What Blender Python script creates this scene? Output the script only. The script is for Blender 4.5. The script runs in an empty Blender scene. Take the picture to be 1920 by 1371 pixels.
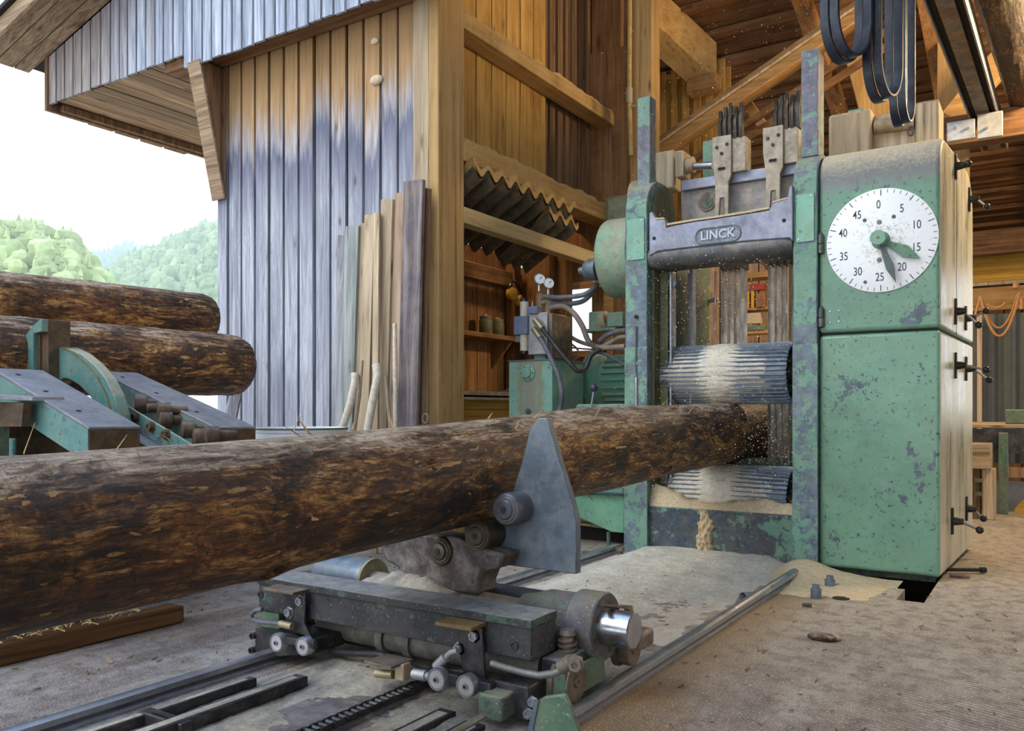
import bpy, math, random
from math import sin, cos, pi, radians, sqrt, atan2
from mathutils import Vector, Matrix, noise as mnoise

SC = bpy.context.scene
random.seed(7)
# ------------------------------------------------------------------ camera
F_PX, HORIZON, EYE = 1560.0, 772.0, 0.9
YAW = math.atan(1010.0 / 1560.0)            # the camera looks this far left of +Y (the rails' direction)
CS, SN = cos(YAW), sin(YAW)
cam_data = bpy.data.cameras.new('camera'); cam = bpy.data.objects.new('camera', cam_data)
SC.collection.objects.link(cam); SC.camera = cam
cam_data.sensor_width = 36.0; cam_data.lens = F_PX / 1920 * 36
cam_data.shift_y = (HORIZON - 685.5) / 1920
cam_data.clip_start = 0.05; cam_data.clip_end = 2000
cam.location = (0, 0, EYE); cam.rotation_euler = (pi / 2, 0, YAW)
cam_data.dof.use_dof = False
# ------------------------------------------------------------------ sky, lights, exposure
SC.view_settings.view_transform = 'Standard'; SC.view_settings.look = 'None'
SC.view_settings.gamma = 1.0; SC.view_settings.use_curve_mapping = False
SC.view_settings.exposure = 0.0
w = bpy.data.worlds.new('sky'); SC.world = w; w.use_nodes = True
wn = w.node_tree.nodes; wl = w.node_tree.links; wn.clear()
wo = wn.new('ShaderNodeOutputWorld'); wb = wn.new('ShaderNodeBackground')
wtc = wn.new('ShaderNodeTexCoord'); wsep = wn.new('ShaderNodeSeparateXYZ'); wr = wn.new('ShaderNodeValToRGB')
wl.new(wtc.outputs['Generated'], wsep.inputs[0]); wl.new(wsep.outputs['Z'], wr.inputs[0])
e = wr.color_ramp.elements
e[0].position = 0.0; e[0].color = (0.92, 0.96, 1.0, 1); e[1].position = 0.9; e[1].color = (0.47, 0.68, 1.0, 1)
x = e.new(0.30); x.color = (0.84, 0.92, 1.0, 1)
wl.new(wr.outputs[0], wb.inputs[0]); wb.inputs[1].default_value = 2.3
wl.new(wb.outputs[0], wo.inputs[0])
SKY = wb
def sun(name, col, energy, d, ang):
    l = bpy.data.lights.new(name, 'SUN'); l.color = col; l.energy = energy; l.angle = radians(ang)
    o = bpy.data.objects.new(name, l); SC.collection.objects.link(o)
    o.rotation_euler = Vector(d).to_track_quat('-Z', 'Y').to_euler(); return o
# hazy high sun behind the left shoulder
sun('sun', (1.0, 0.95, 0.86), 1.3, (0.55, 0.9, -1.0), 25)
def arealamp(name, loc, tgt, size, power, col):
    l = bpy.data.lights.new(name, 'AREA'); l.shape = 'RECTANGLE'; l.size = size[0]; l.size_y = size[1]; l.energy = power; l.color = col
    o = bpy.data.objects.new(name, l); SC.collection.objects.link(o); o.location = loc
    o.rotation_euler = (Vector(tgt) - Vector(loc)).to_track_quat('-Z', 'Y').to_euler(); return o
# unseen warm fill lights, added to brighten the hall and lean-to wood
arealamp('added_hall_fill', (0.9, 6.9, 3.55), (-2.6, 7.4, 1.9), (1.2, 0.3), 150, (1.0, 0.72, 0.40))
arealamp('added_hall_fill', (-1.6, 9.6, 3.3), (-1.6, 9.0, 0.5), (1.2, 0.3), 90, (1.0, 0.72, 0.42))
arealamp('added_shed_fill', (-4.3, 5.9, 3.2), (-4.9, 6.2, 1.0), (0.5, 0.2), 14, (1.0, 0.66, 0.34))

# ------------------------------------------------------------------ measuring: pixel of the photograph -> point on a known plane
def W(px, py, x=None, y=None, z=None, v=None):
    k = (px - 960.0) / F_PX; m = (HORIZON - py) / F_PX
    dx, dy, dz = -SN + k * CS, CS + k * SN, m
    if v is not None: t = v
    elif x is not None: t = x / dx
    elif y is not None: t = y / dy
    else: t = (z - EYE) / dz
    return Vector((dx * t, dy * t, EYE + dz * t))

# ------------------------------------------------------------------ mesh builder
class MB:
    def __init__(s): s.v = []; s.f = []
    def add(s, vs, fs):
        o = len(s.v); s.v += [tuple(p) for p in vs]; s.f += [tuple(i + o for i in f) for f in fs]; return s
    def box(s, x0, x1, y0, y1, z0, z1):
        x0, x1 = min(x0, x1), max(x0, x1); y0, y1 = min(y0, y1), max(y0, y1); z0, z1 = min(z0, z1), max(z0, z1)
        vs = [(x0,y0,z0),(x1,y0,z0),(x1,y1,z0),(x0,y1,z0),(x0,y0,z1),(x1,y0,z1),(x1,y1,z1),(x0,y1,z1)]
        return s.add(vs, [(3,2,1,0),(4,5,6,7),(0,1,5,4),(1,2,6,5),(2,3,7,6),(3,0,4,7)])
    def bar(s, p0, p1, w, h, up=(0,0,1)):
        p0, p1 = Vector(p0), Vector(p1); d = (p1 - p0).normalized(); up = Vector(up)
        a = d.cross(up).normalized() * (w / 2); b = a.cross(d).normalized() * (h / 2)
        vs = [p + sa * a + sb * b for p in (p0, p1) for sa, sb in ((-1,-1),(1,-1),(1,1),(-1,1))]
        return s.add(vs, [(0,1,2,3),(7,6,5,4),(0,4,5,1),(1,5,6,2),(2,6,7,3),(3,7,4,0)])
    def lathe(s, p0, d, prof, n=28, up=None):
        p0 = Vector(p0); d = Vector(d).normalized()
        a = d.orthogonal().normalized() if up is None else Vector(up).normalized(); b = d.cross(a)
        vs, fs = [], []
        for (t, r) in prof:
            for i in range(n):
                q = 2 * pi * i / n; vs.append(p0 + d * t + (a * cos(q) + b * sin(q)) * max(r, 1e-5))
        m = len(prof)
        for j in range(m - 1):
            for i in range(n):
                k = (i + 1) % n; fs.append((j*n+i, j*n+k, (j+1)*n+k, (j+1)*n+i))
        if prof[0][1] > 1e-4: fs.append(tuple(reversed(range(n))))
        if prof[-1][1] > 1e-4: fs.append(tuple((m-1)*n + i for i in range(n)))
        return s.add(vs, fs)
    def cyl(s, p0, p1, r, r1=None, n=24):
        p0, p1 = Vector(p0), Vector(p1); L = (p1 - p0).length
        return s.lathe(p0, p1 - p0, [(0, r), (L, r if r1 is None else r1)], n)
    def hexbolt(s, p, d, r=0.012, h=0.01):
        return s.lathe(p, d, [(0, r * 1.35), (h * 0.25, r * 1.35), (h * 0.25, r), (h, r), (h, r * .55), (h * .8, r * .5)], 6)
    def tube(s, pts, r, n=8, closed=False, rr=None):
        P = [Vector(p) for p in pts]; m = len(P); vs, fs = [], []
        t0 = (P[1] - P[0]).normalized(); a = t0.orthogonal().normalized()
        for j in range(m):
            if closed: t = (P[(j+1) % m] - P[j-1]).normalized()
            else: t = (P[min(j+1, m-1)] - P[max(j-1, 0)]).normalized()
            a = (a - t * a.dot(t)).normalized(); b = t.cross(a); R = rr[j] if rr else r
            for i in range(n):
                q = 2 * pi * i / n; vs.append(P[j] + (a * cos(q) + b * sin(q)) * R)
        for j in range(m if closed else m - 1):
            for i in range(n):
                k = (i + 1) % n; j2 = (j + 1) % m; fs.append((j*n+i, j*n+k, j2*n+k, j2*n+i))
        if not closed: fs += [tuple(reversed(range(n))), tuple((m-1)*n+i for i in range(n))]
        return s.add(vs, fs)
    def prism(s, poly, vec):
        P = [Vector(p) for p in poly]; v = Vector(vec); n = len(P)
        fs = [tuple(reversed(range(n))), tuple(n + i for i in range(n))] + [(i, (i+1) % n, n + (i+1) % n, n + i) for i in range(n)]
        return s.add(P + [p + v for p in P], fs)
    def band(s, path, nrm, w, t):
        # flat belt: path of points with outward normals; w = width vector, t = thickness
        P = [Vector(p) for p in path]; N = [Vector(q).normalized() for q in nrm]; w = Vector(w); m = len(P); vs, fs = [], []
        for p, q in zip(P, N): vs += [p - w/2, p + w/2, p + w/2 - q*t, p - w/2 - q*t]
        for j in range(m - 1):
            for i in range(4):
                k = (i+1) % 4; fs.append((j*4+i, j*4+k, (j+1)*4+k, (j+1)*4+i))
        fs += [(3,2,1,0), tuple((m-1)*4+i for i in range(4))]
        return s.add(vs, fs)
    def sphere(s, c, r, n=16, sq=(1,1,1)):
        c = Vector(c); prof = [(-cos(pi*i/n)*r, sin(pi*i/n)*r) for i in range(n+1)]
        vs, fs = [], []
        for t, q in prof:
            for i in range(n): vs.append(c + Vector((q*cos(2*pi*i/n)*sq[0], q*sin(2*pi*i/n)*sq[1], t*sq[2])))
        for j in range(n):
            for i in range(n):
                k = (i+1) % n; fs.append((j*n+i, j*n+k, (j+1)*n+k, (j+1)*n+i))
        return s.add(vs, fs)
    def build(s, name, mat, parent=None, org=None, bevel=0, smooth=35, seg=2):
        if parent is not None and org is None: org = parent['_o'] if '_o' in parent else (0, 0, 0)
        if org is None: org = (0, 0, 0)
        org = Vector(org); me = bpy.data.meshes.new(name)
        me.from_pydata([tuple(Vector(p) - org) for p in s.v], [], s.f); me.update()
        o = bpy.data.objects.new(name, me); SC.collection.objects.link(o)
        import bmesh
        bm = bmesh.new(); bm.from_mesh(me); bmesh.ops.recalc_face_normals(bm, faces=bm.faces); bm.to_mesh(me); bm.free()
        me.materials.append(mat)
        if smooth:
            for p in me.polygons: p.use_smooth = True
            me.set_sharp_from_angle(angle=radians(smooth))
        if bevel:
            b = o.modifiers.new('bevel', 'BEVEL'); b.width = bevel; b.segments = seg; b.limit_method = 'ANGLE'; b.angle_limit = radians(40)
            b.harden_normals = False
        if parent is not None:
            o.parent = parent; po = Vector(parent['_o']) if '_o' in parent else Vector()
            o.location = org - po
        else: o.location = org
        o['_o'] = list(org)
        return o
    def sub(s, name, mat, parent, **k): return s.build(name, mat, parent, **k)

def tag(o, label=None, cat=None, group=None, kind=None):
    if label: o['label'] = label
    if cat: o['category'] = cat
    if group: o['group'] = group
    if kind: o['kind'] = kind
    return o
def thing(name, label, cat, org, group=None):
    o = bpy.data.objects.new(name, None); SC.collection.objects.link(o); o.empty_display_size = .05
    o.location = org; o['_o'] = list(Vector(org)); return tag(o, label, cat, group)
def struct(mb, name, mat, **k): return tag(mb.build(name, mat, **k), kind='structure')
def copy_tree(root, loc, label=None, rot=None):
    def cp(o, par):
        c = o.copy(); SC.collection.objects.link(c); c.parent = par
        for ch in list(o.children): cp(ch, c)
        return c
    r = cp(root, None); r.location = loc; r['_o'] = list(Vector(loc))
    if rot is not None: r.rotation_euler = rot
    if label: r['label'] = label
    return r

# ------------------------------------------------------------------ materials
class NT:
    def __init__(s, name):
        s.m = bpy.data.materials.new(name); s.m.use_nodes = True; s.t = s.m.node_tree; s.t.nodes.clear()
        s.out = s.n('ShaderNodeOutputMaterial'); s.b = s.n('ShaderNodeBsdfPrincipled'); s.l(s.b.outputs[0], s.out.inputs[0])
    def n(s, t, **k):
        q = s.t.nodes.new(t)
        for a, b in k.items(): setattr(q, a, b)
        return q
    def l(s, a, b): s.t.links.new(a, b)
    def set(s, sock, v):
        if hasattr(v, 'links'): s.l(v, sock)
        else: sock.default_value = v if not isinstance(v, tuple) or len(v) != 3 or len(getattr(sock, 'default_value', (0,)*3)) == 3 else (*v, 1)
    def coord(s, scale=(1, 1, 1), rnd=True, world=False):
        if world: c = s.n('ShaderNodeNewGeometry').outputs['Position']
        else: c = s.n('ShaderNodeTexCoord').outputs['Object']
        if rnd:
            a = s.n('ShaderNodeVectorMath', operation='ADD'); g = s.n('ShaderNodeNewGeometry'); oi = s.n('ShaderNodeObjectInfo')
            ad = s.n('ShaderNodeMath', operation='ADD'); s.l(g.outputs['Random Per Island'], ad.inputs[0]); s.l(oi.outputs['Random'], ad.inputs[1])
            mu = s.n('ShaderNodeMath', operation='MULTIPLY'); s.l(ad.outputs[0], mu.inputs[0]); mu.inputs[1].default_value = 37.0
            s.l(c, a.inputs[0]); s.l(mu.outputs[0], a.inputs[1]); c = a.outputs[0]
        m = s.n('ShaderNodeVectorMath', operation='MULTIPLY'); s.l(c, m.inputs[0]); m.inputs[1].default_value = scale
        return m.outputs[0]
    def noise(s, v, scale=1, detail=6, rough=.6, dist=0):
        q = s.n('ShaderNodeTexNoise'); s.l(v, q.inputs['Vector']); q.inputs['Scale'].default_value = scale
        q.inputs['Detail'].default_value = detail; q.inputs['Roughness'].default_value = rough; q.inputs['Distortion'].default_value = dist
        return q.outputs[0]
    def vor(s, v, scale=1, feat='F1', out=0, rnd=1):
        q = s.n('ShaderNodeTexVoronoi', feature=feat); s.l(v, q.inputs['Vector']); q.inputs['Scale'].default_value = scale
        q.inputs['Randomness'].default_value = rnd; return q.outputs[out]
    def ramp(s, f, stops, interp='LINEAR'):
        q = s.n('ShaderNodeValToRGB'); s.l(f, q.inputs[0]); e = q.color_ramp.elements; q.color_ramp.interpolation = interp
        while len(e) < len(stops): e.new(.5)
        for i, (p, c) in enumerate(stops):
            e[i].position = p; e[i].color = (c, c, c, 1) if isinstance(c, (int, float)) else (*c, 1)
        return q.outputs[0]
    def mix(s, f, a, b, mode='MIX'):
        q = s.n('ShaderNodeMix', data_type='RGBA', blend_type=mode); s.set(q.inputs[0], f)
        for sock, c in ((q.inputs[6], a), (q.inputs[7], b)):
            if isinstance(c, tuple): sock.default_value = (*c, 1)
            else: s.l(c, sock)
        return q.outputs[2]
    def math(s, op, a, b=0.5, clamp=False):
        q = s.n('ShaderNodeMath', operation=op); q.use_clamp = clamp; s.set(q.inputs[0], a); s.set(q.inputs[1], b); return q.outputs[0]
    def island(s): return s.n('ShaderNodeNewGeometry').outputs['Random Per Island']
    def objrand(s): return s.n('ShaderNodeObjectInfo').outputs['Random']
    def sep(s, world=True):
        c = s.n('ShaderNodeNewGeometry').outputs['Position'] if world else s.n('ShaderNodeTexCoord').outputs['Object']
        q = s.n('ShaderNodeSeparateXYZ'); s.l(c, q.inputs[0]); return q.outputs
    def upness(s):
        q = s.n('ShaderNodeSeparateXYZ'); s.l(s.n('ShaderNodeNewGeometry').outputs['True Normal'], q.inputs[0]); return q.outputs[2]
    def fin(s, col, rough=.7, metal=0, bump=None, bstr=.3, bdist=.01, spec=.4, coat=0):
        s.set(s.b.inputs['Base Color'], col); s.set(s.b.inputs['Roughness'], rough); s.set(s.b.inputs['Metallic'], metal)
        s.b.inputs['Specular IOR Level'].default_value = spec
        if coat: s.b.inputs['Coat Weight'].default_value = coat; s.b.inputs['Coat Roughness'].default_value = .25
        if bump is not None:
            q = s.n('ShaderNodeBump'); s.l(bump, q.inputs['Height']); q.inputs['Strength'].default_value = bstr; q.inputs['Distance'].default_value = bdist
            s.l(q.outputs[0], s.b.inputs['Normal'])
        return s.m

def axs(axis, a, l):
    return {'x': (l, a, a), 'y': (a, l, a), 'z': (a, a, l)}[axis]
def m_wood(name, c1, c2, axis='z', dust=0.0, dustc=(.62, .43, .2), knots=True, var=.5, rough=.75, bs=.25, dark=.35):
    t = NT(name); v = t.coord(axs(axis, 26, 1.1)); g = t.noise(v, 1, 8, .65, .6)
    base = t.ramp(g, [(.30, tuple(k * dark for k in c1)), (.45, c1), (.62, c2), (.8, tuple(min(1, k*1.15) for k in c2))])
    base = t.mix(t.ramp(t.noise(t.coord(axs(axis, 5, .6)), 1, 4, .6), [(.35, 0.0), (.65, .55)]), base, tuple(k * .62 for k in c1))
    if knots:
        kv = t.vor(t.coord(axs(axis, 7, 2.0)), 1, 'F1')
        base = t.mix(t.ramp(kv, [(.05, .85), (.16, 0.0)]), base, tuple(k * .22 for k in c1))
    isl = t.math('ADD', t.island(), t.objrand()); isl = t.math('FRACT', isl)
    br = t.ramp(isl, [(0, 1 - var * .5), (1, 1 + 0.0)])
    base = t.mix(1.0, base, br, 'MULTIPLY')
    if dust > 0:
        base = t.mix(t.ramp(t.noise(t.coord((3, 3, 3), rnd=False), 1, 6, .7), [(.35, 0.0), (.62, dust)]), base, dustc)
    return t.fin(base, rough, bump=g, bstr=bs, bdist=.006, spec=.25)

def m_paint(name, col=(.105, .30, .20), chip=.5, chipc=(.055, .075, .125), dust=.25, rough=.42, dustc=(.50, .42, .28), top=0.0, scale=1.0, rust=0.0, topc=(.56, .48, .34)):
    t = NT(name); v = t.coord((1, 1, 1), rnd=True)
    n1 = t.noise(v, 13 * scale, 10, .72); n2 = t.noise(v, 2.4 * scale, 4, .6)
    base = t.mix(t.ramp(t.noise(v, 3.2, 7, .75), [(.3, 0.0), (.75, .8)]), col, tuple(k * .55 for k in col))
    base = t.mix(t.ramp(t.noise(v, 1.3, 3, .6), [(.4, 0.0), (.7, .35)]), base, tuple(min(1, k * 1.4 + .02) for k in col))
    s = t.math('ADD', t.math('MULTIPLY', n1, .55), t.math('MULTIPLY', n2, .45))
    th = .655 - .20 * chip
    mask = t.ramp(s, [(th, 0.0), (th + .008, 1.0)])
    sp1 = t.math('MULTIPLY', t.ramp(t.noise(v, 42 * scale, 4, .6), [(.615, 0.0), (.635, 1.0)]), t.ramp(t.noise(v, 3.5, 4, .6), [(.36, 0.0), (.50, 1.0)]))
    mask = t.math('MAXIMUM', mask, sp1)
    chips = t.ramp(t.noise(v, 17, 8, .75), [(.33, tuple(k * .7 for k in chipc)), (.55, tuple(k * 1.7 for k in chipc)), (.70, tuple(k * 2.4 for k in chipc))])
    base = t.mix(mask, base, chips)
    if rust: base = t.mix(t.ramp(t.noise(v, 3.7, 8, .75), [(.50, 0.0), (.64, rust)]), base, (.16, .085, .035))
    base = t.mix(t.ramp(t.noise(v, 6, 9, .78), [(.40, 0.0), (.75, dust)]), base, dustc)
    base = t.mix(t.ramp(t.noise(v, 2.6, 6, .7), [(.50, 0.0), (.72, .45)]), base, (.06, .06, .05))
    sp = t.ramp(t.noise(v, 130, 2, .5), [(.66, 0.0), (.70, .55 * min(1, dust * 2.5))]); base = t.mix(sp, base, (.66, .58, .42))
    if top:
        up = t.math('MULTIPLY', t.ramp(t.upness(), [(.35, 0.0), (.8, 1.0)]), t.ramp(t.noise(v, 16, 9, .78), [(.36, top * .35), (.60, top)])); base = t.mix(up, base, t.mix(t.noise(v, 70, 4, .7), tuple(k * .6 for k in topc), topc))
    hgt = t.math('ADD', t.math('MULTIPLY', mask, -.5), t.math('MULTIPLY', t.noise(v, 1.6, 3), 1.2))
    return t.fin(base, t.ramp(n1, [(.3, rough), (.7, rough + .25)]), bump=hgt, bstr=.35, bdist=.01)

def m_metal(name, col, rough=.4, metal=.6, dust=.3, rust=.0, dustc=(.50, .42, .28), sc=8):
    t = NT(name); v = t.coord(); n = t.noise(v, sc, 8, .7)
    base = t.mix(t.ramp(n, [(.35, 0.0), (.7, 1.0)]), col, tuple(k * .5 for k in col))
    if rust: base = t.mix(t.ramp(t.noise(v, 5, 8, .7), [(.45, 0.0), (.62, rust)]), base, (.17, .085, .035))
    dm = t.ramp(t.noise(v, 11, 9, .75), [(.45, 0.0), (.72, dust)]); base = t.mix(dm, base, dustc)
    mt = t.math('MULTIPLY', t.math('SUBTRACT', 1.0, dm), metal)
    return t.fin(base, t.ramp(n, [(.3, rough), (.7, min(1, rough + .25))]), metal=mt, bump=n, bstr=.12, bdist=.004)
def m_flat(name, col, rough=.5, metal=0, bs=0, sc=40):
    t = NT(name); n = t.noise(t.coord(), sc, 5, .6)
    c = t.mix(t.ramp(n, [(.35, 0.0), (.65, 1.0)]), col, tuple(k * .72 for k in col))
    return t.fin(c, rough, metal=metal, bump=n if bs else None, bstr=bs, bdist=.004)

def m_bark(name, axis='y', bright=1.0, sc=1.0):
    t = NT(name); b = bright
    L = t.coord(axs(axis, 9 * sc, 3.0 * sc)); n = t.noise(L, 1, 12, .74, .8)
    # torn flakes: stretched, warped cells that each keep their own tone
    wv = t.n('ShaderNodeTexNoise'); t.l(t.coord(axs(axis, 9, 4)), wv.inputs['Vector']); wv.inputs['Scale'].default_value = 1; wv.inputs['Detail'].default_value = 6
    ws = t.n('ShaderNodeVectorMath', operation='SCALE'); t.l(wv.outputs['Color'], ws.inputs[0]); ws.inputs['Scale'].default_value = 2.2
    wa = t.n('ShaderNodeVectorMath', operation='ADD'); t.l(t.coord(axs(axis, 24 * sc, 4.2 * sc)), wa.inputs[0]); t.l(ws.outputs[0], wa.inputs[1])
    vc = t.n('ShaderNodeTexVoronoi'); t.l(wa.outputs[0], vc.inputs['Vector']); sp = t.n('ShaderNodeSeparateColor'); t.l(vc.outputs['Color'], sp.inputs[0]); cell = sp.outputs[0]; edge = vc.outputs['Distance']
    f = t.math('ADD', t.math('MULTIPLY', n, .90), t.math('MULTIPLY', cell, .10))
    col = t.ramp(f, [(.33, (.007*b, .004*b, .003*b)), (.43, (.040*b, .018*b, .008*b)), (.50, (.135*b, .055*b, .017*b)), (.56, (.30*b, .150*b, .042*b)), (.63, (.50*b, .29*b, .090*b)), (.74, (.60*b, .42*b, .21*b))])
    big = t.noise(t.coord(axs(axis, 2.6, 1.1)), 1, 6, .62, .5)
    col = t.mix(t.ramp(big, [(.46, 0.0), (.60, .80)]), col, t.ramp(f, [(.36, (.008, .005, .004)), (.52, (.050*b, .024*b, .011*b)), (.66, (.19*b, .088*b, .032*b))]))
    red = t.noise(t.coord(axs(axis, 3.4, 1.6)), 1, 4, .6); col = t.mix(t.ramp(red, [(.56, 0.0), (.70, .28)]), col, (.34*b, .115*b, .03*b))
    col = t.mix(t.ramp(cell, [(.955, 0.0), (.975, .55)]), col, (.50*b, .29*b, .11*b))
    col = t.mix(t.ramp(edge, [(.55, 0.0), (.85, .7)]), col, (.012, .007, .005))
    cr = t.noise(t.coord(axs(axis, 4, 16)), 1, 6, .7, 1.5); crm = t.ramp(cr, [(.490, 0.0), (.5, .9), (.510, 0.0)])
    crg = t.ramp(t.noise(t.coord(axs(axis, 2.2, 1.6)), 1, 2), [(.46, 0.0), (.6, .85)])
    col = t.mix(t.math('MULTIPLY', crm, crg), col, (.010, .006, .004))
    lc = t.noise(t.coord(axs(axis, 30, 4.0)), 1, 8, .7, .6); lcm = t.ramp(lc, [(.488, 0.0), (.5, .85), (.512, 0.0)])
    col = t.mix(lcm, col, (.012, .007, .004))
    kn = t.vor(t.coord(axs(axis, 2.4, 1.5)), 1, 'F1'); km = t.ramp(kn, [(.035, 1.0), (.09, 0.0)]); col = t.mix(km, col, (.012, .007, .005))
    # sky light on upper sides, painted into the bark as a paler tone
    up = t.ramp(t.math('ADD', t.upness(), t.math('MULTIPLY', t.math('SUBTRACT', f, .5), 1.3)), [(.64, 0.0), (.98, .85)])
    col = t.mix(up, col, t.ramp(f, [(.36, (.07, .045, .03)), (.46, (.36, .26, .18)), (.58, (.60, .49, .38)), (.76, (.76, .68, .58))]))
    h = t.math('ADD', t.math('ADD', n, t.math('MULTIPLY', cell, .35)), t.math('ADD', t.math('MULTIPLY', lcm, -.35), t.math('MULTIPLY', crm, -.3)))
    return t.fin(col, t.ramp(n, [(.3, .38), (.7, .7)]), bump=h, bstr=1.0, bdist=.022, spec=.45)

def m_siding():
    t = NT('weathered_siding'); v = t.coord((30, 30, 1.5)); g = t.noise(v, 1, 9, .68, .7)
    ring = t.noise(t.coord((14, 14, .7)), 1, 3, .5, 2.2)
    lines = t.ramp(t.math('FRACT', t.math('MULTIPLY', ring, 11.0)), [(0.0, 0.0), (.45, .5), (.95, 1.0), (1.0, 0.0)])
    grey = t.ramp(g, [(.28, (.13, .14, .17)), (.43, (.36, .37, .42)), (.58, (.58, .60, .66)), (.8, (.74, .75, .80))])
    grey = t.mix(t.math('MULTIPLY', lines, .42), grey, (.20, .21, .26))
    grey = t.mix(t.ramp(t.noise(t.coord((4, 4, .8)), 1, 5, .6), [(.45, 0.0), (.65, .6)]), grey, (.21, .22, .29))
    bro = t.ramp(g, [(.28, (.20, .12, .06)), (.5, (.42, .265, .135)), (.75, (.56, .38, .21))])
    z = t.sep()[2]; nz = t.noise(t.coord((20, 20, .9)), 1, 5, .7); nb = t.noise(t.coord((2, 2, .01)), 1, 2, .5)
    zz = t.math('ADD', z, t.math('ADD', t.math('MULTIPLY', t.math('SUBTRACT', nz, .5), .75), t.math('MULTIPLY', t.math('SUBTRACT', t.island(), .5), .35)))
    f = t.ramp(t.math('DIVIDE', t.math('SUBTRACT', zz, 2.55), 1.0, True), [(.30, 0.0), (.66, 1.0)])
    band = t.ramp(t.math('DIVIDE', t.math('SUBTRACT', zz, 2.1), 1.2, True), [(.15, 0.0), (.60, .88), (.72, 0.0)])
    grey = t.mix(band, grey, (.13, .135, .20))
    col = t.mix(f, grey, bro)
    top = t.ramp(t.math('DIVIDE', t.math('SUBTRACT', z, 3.05), .6, True), [(0.0, 0.0), (.6, .5)])
    col = t.mix(top, col, (.30, .17, .07))
    kv = t.vor(t.coord((6.5, 6.5, 2.4)), 1, 'F1'); col = t.mix(t.ramp(kv, [(.05, .8), (.10, .25), (.2, 0.0)]), col, (.13, .08, .07))
    col = t.mix(1.0, col, t.ramp(t.island(), [(0, .80), (1, 1.0)]), 'MULTIPLY')
    return t.fin(col, .8, bump=t.math('ADD', g, t.math('MULTIPLY', lines, .4)), bstr=.3, bdist=.005, spec=.2)
def m_skirt():
    t = NT('weathered_gable_boards'); v = t.coord((34, 34, 1.6)); g = t.noise(v, 1, 9, .68, .5)
    grey = t.ramp(g, [(.28, (.10, .12, .17)), (.45, (.34, .38, .47)), (.6, (.52, .57, .68)), (.8, (.66, .70, .78))])
    x = t.sep()[0]; f = t.ramp(t.math('ADD', t.math('DIVIDE', t.math('SUBTRACT', x, -7.9), 2.0), t.math('MULTIPLY', t.math('SUBTRACT', t.noise(t.coord((6, 6, .8)), 1, 4), .5), 1.2)), [(.5, .6), (.95, 0.0)])
    br = t.ramp(g, [(.28, (.11, .07, .04)), (.5, (.33, .23, .14)), (.75, (.50, .38, .25))])
    col = t.mix(f, grey, br)
    col = t.mix(t.ramp(t.noise(t.coord((8, 8, 1.2)), 1, 4, .6), [(.5, 0.0), (.66, .5)]), col, (.10, .13, .20))
    col = t.mix(1.0, col, t.ramp(t.island(), [(0, .75), (1, 1.0)]), 'MULTIPLY')
    return t.fin(col, .8, bump=g, bstr=.3, bdist=.005, spec=.2)
def m_floor():
    t = NT('dusty_floor'); v = t.coord((1, 1, 1), rnd=False, world=True)
    st = t.noise(t.coord((7, 1.2, 1), rnd=False, world=True), 1, 8, .68, .5)
    base = t.ramp(st, [(.3, (.14, .105, .09)), (.45, (.27, .22, .20)), (.6, (.40, .36, .34)), (.8, (.50, .46, .43))])
    dn = t.noise(v, 2.1, 9, .72); S = t.sep()
    # roof shade painted into the floor as darker brown, foreground right of the rail
    roof_shade = t.math('ADD', t.math('ADD', t.math('MULTIPLY', S[1], -.42), t.math('MULTIPLY', S[0], -.55)), t.math('MULTIPLY', dn, 1.2))
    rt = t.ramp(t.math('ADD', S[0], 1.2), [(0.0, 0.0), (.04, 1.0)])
    base = t.mix(t.math('MULTIPLY', t.ramp(roof_shade, [(.0, .45), (.35, 1.0)]), rt), base, t.ramp(st, [(.3, (.10, .06, .035)), (.6, (.22, .14, .085)), (.8, (.30, .21, .14))]))
    near = t.ramp(t.math('DIVIDE', S[1], 6.0, True), [(.28, 0.0), (.60, .42), (.85, .70)])
    f = t.ramp(t.math('SUBTRACT', t.math('ADD', dn, near), t.math('MULTIPLY', t.math('MULTIPLY', t.ramp(roof_shade, [(.0, 0.0), (.5, 1.0)]), rt), .14)), [(.62, 0.0), (1.02, .85)])
    fine = t.noise(v, 90, 4, .7)
    dust = t.ramp(fine, [(.3, (.27, .22, .17)), (.55, (.46, .39, .30)), (.75, (.60, .53, .43))])
    col = t.mix(f, base, dust)
    md = t.noise(v, 14, 6, .7); col = t.mix(t.ramp(md, [(.38, .65), (.54, 0.0)]), col, (.12, .09, .07))
    spk = t.ramp(t.noise(v, 45, 3, .6), [(.66, 0.0), (.70, .7)]); col = t.mix(spk, col, (.62, .52, .38))
    dk = t.ramp(t.noise(v, 30, 3, .6), [(.70, 0.0), (.73, .8)]); col = t.mix(dk, col, (.05, .03, .02))
    # brown sawdust drift packed along the right side of the rail
    dr = t.math('ADD', S[0], t.math('MULTIPLY', t.math('SUBTRACT', t.noise(v, 5, 8, .75), .5), .35)); drm = t.math('MULTIPLY', t.ramp(t.math('ADD', dr, 1.2), [(.10, .85), (.36, 0.0)]), rt)
    col = t.mix(drm, col, t.mix(fine, (.16, .095, .04), (.40, .26, .12)))
    wsp = t.ramp(t.noise(v, 150, 3, .7), [(.56, 0.0), (.66, .8)]); col = t.mix(wsp, col, (.72, .66, .55))
    # ribbed tread pattern of the plate on the right
    wv = t.math('SINE', t.math('MULTIPLY', t.math('ADD', S[1], t.math('MULTIPLY', S[0], .35)), 260.0)); rib = t.math('MULTIPLY', wv, t.ramp(t.math('ADD', S[0], .7), [(0.1, 0.0), (.5, .35)]))
    bmp = t.math('ADD', t.math('ADD', t.math('MULTIPLY', fine, 1.1), t.math('MULTIPLY', md, 1.6)), rib)
    return t.fin(col, .7, bump=bmp, bstr=.6, bdist=.012, spec=.35)
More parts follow.
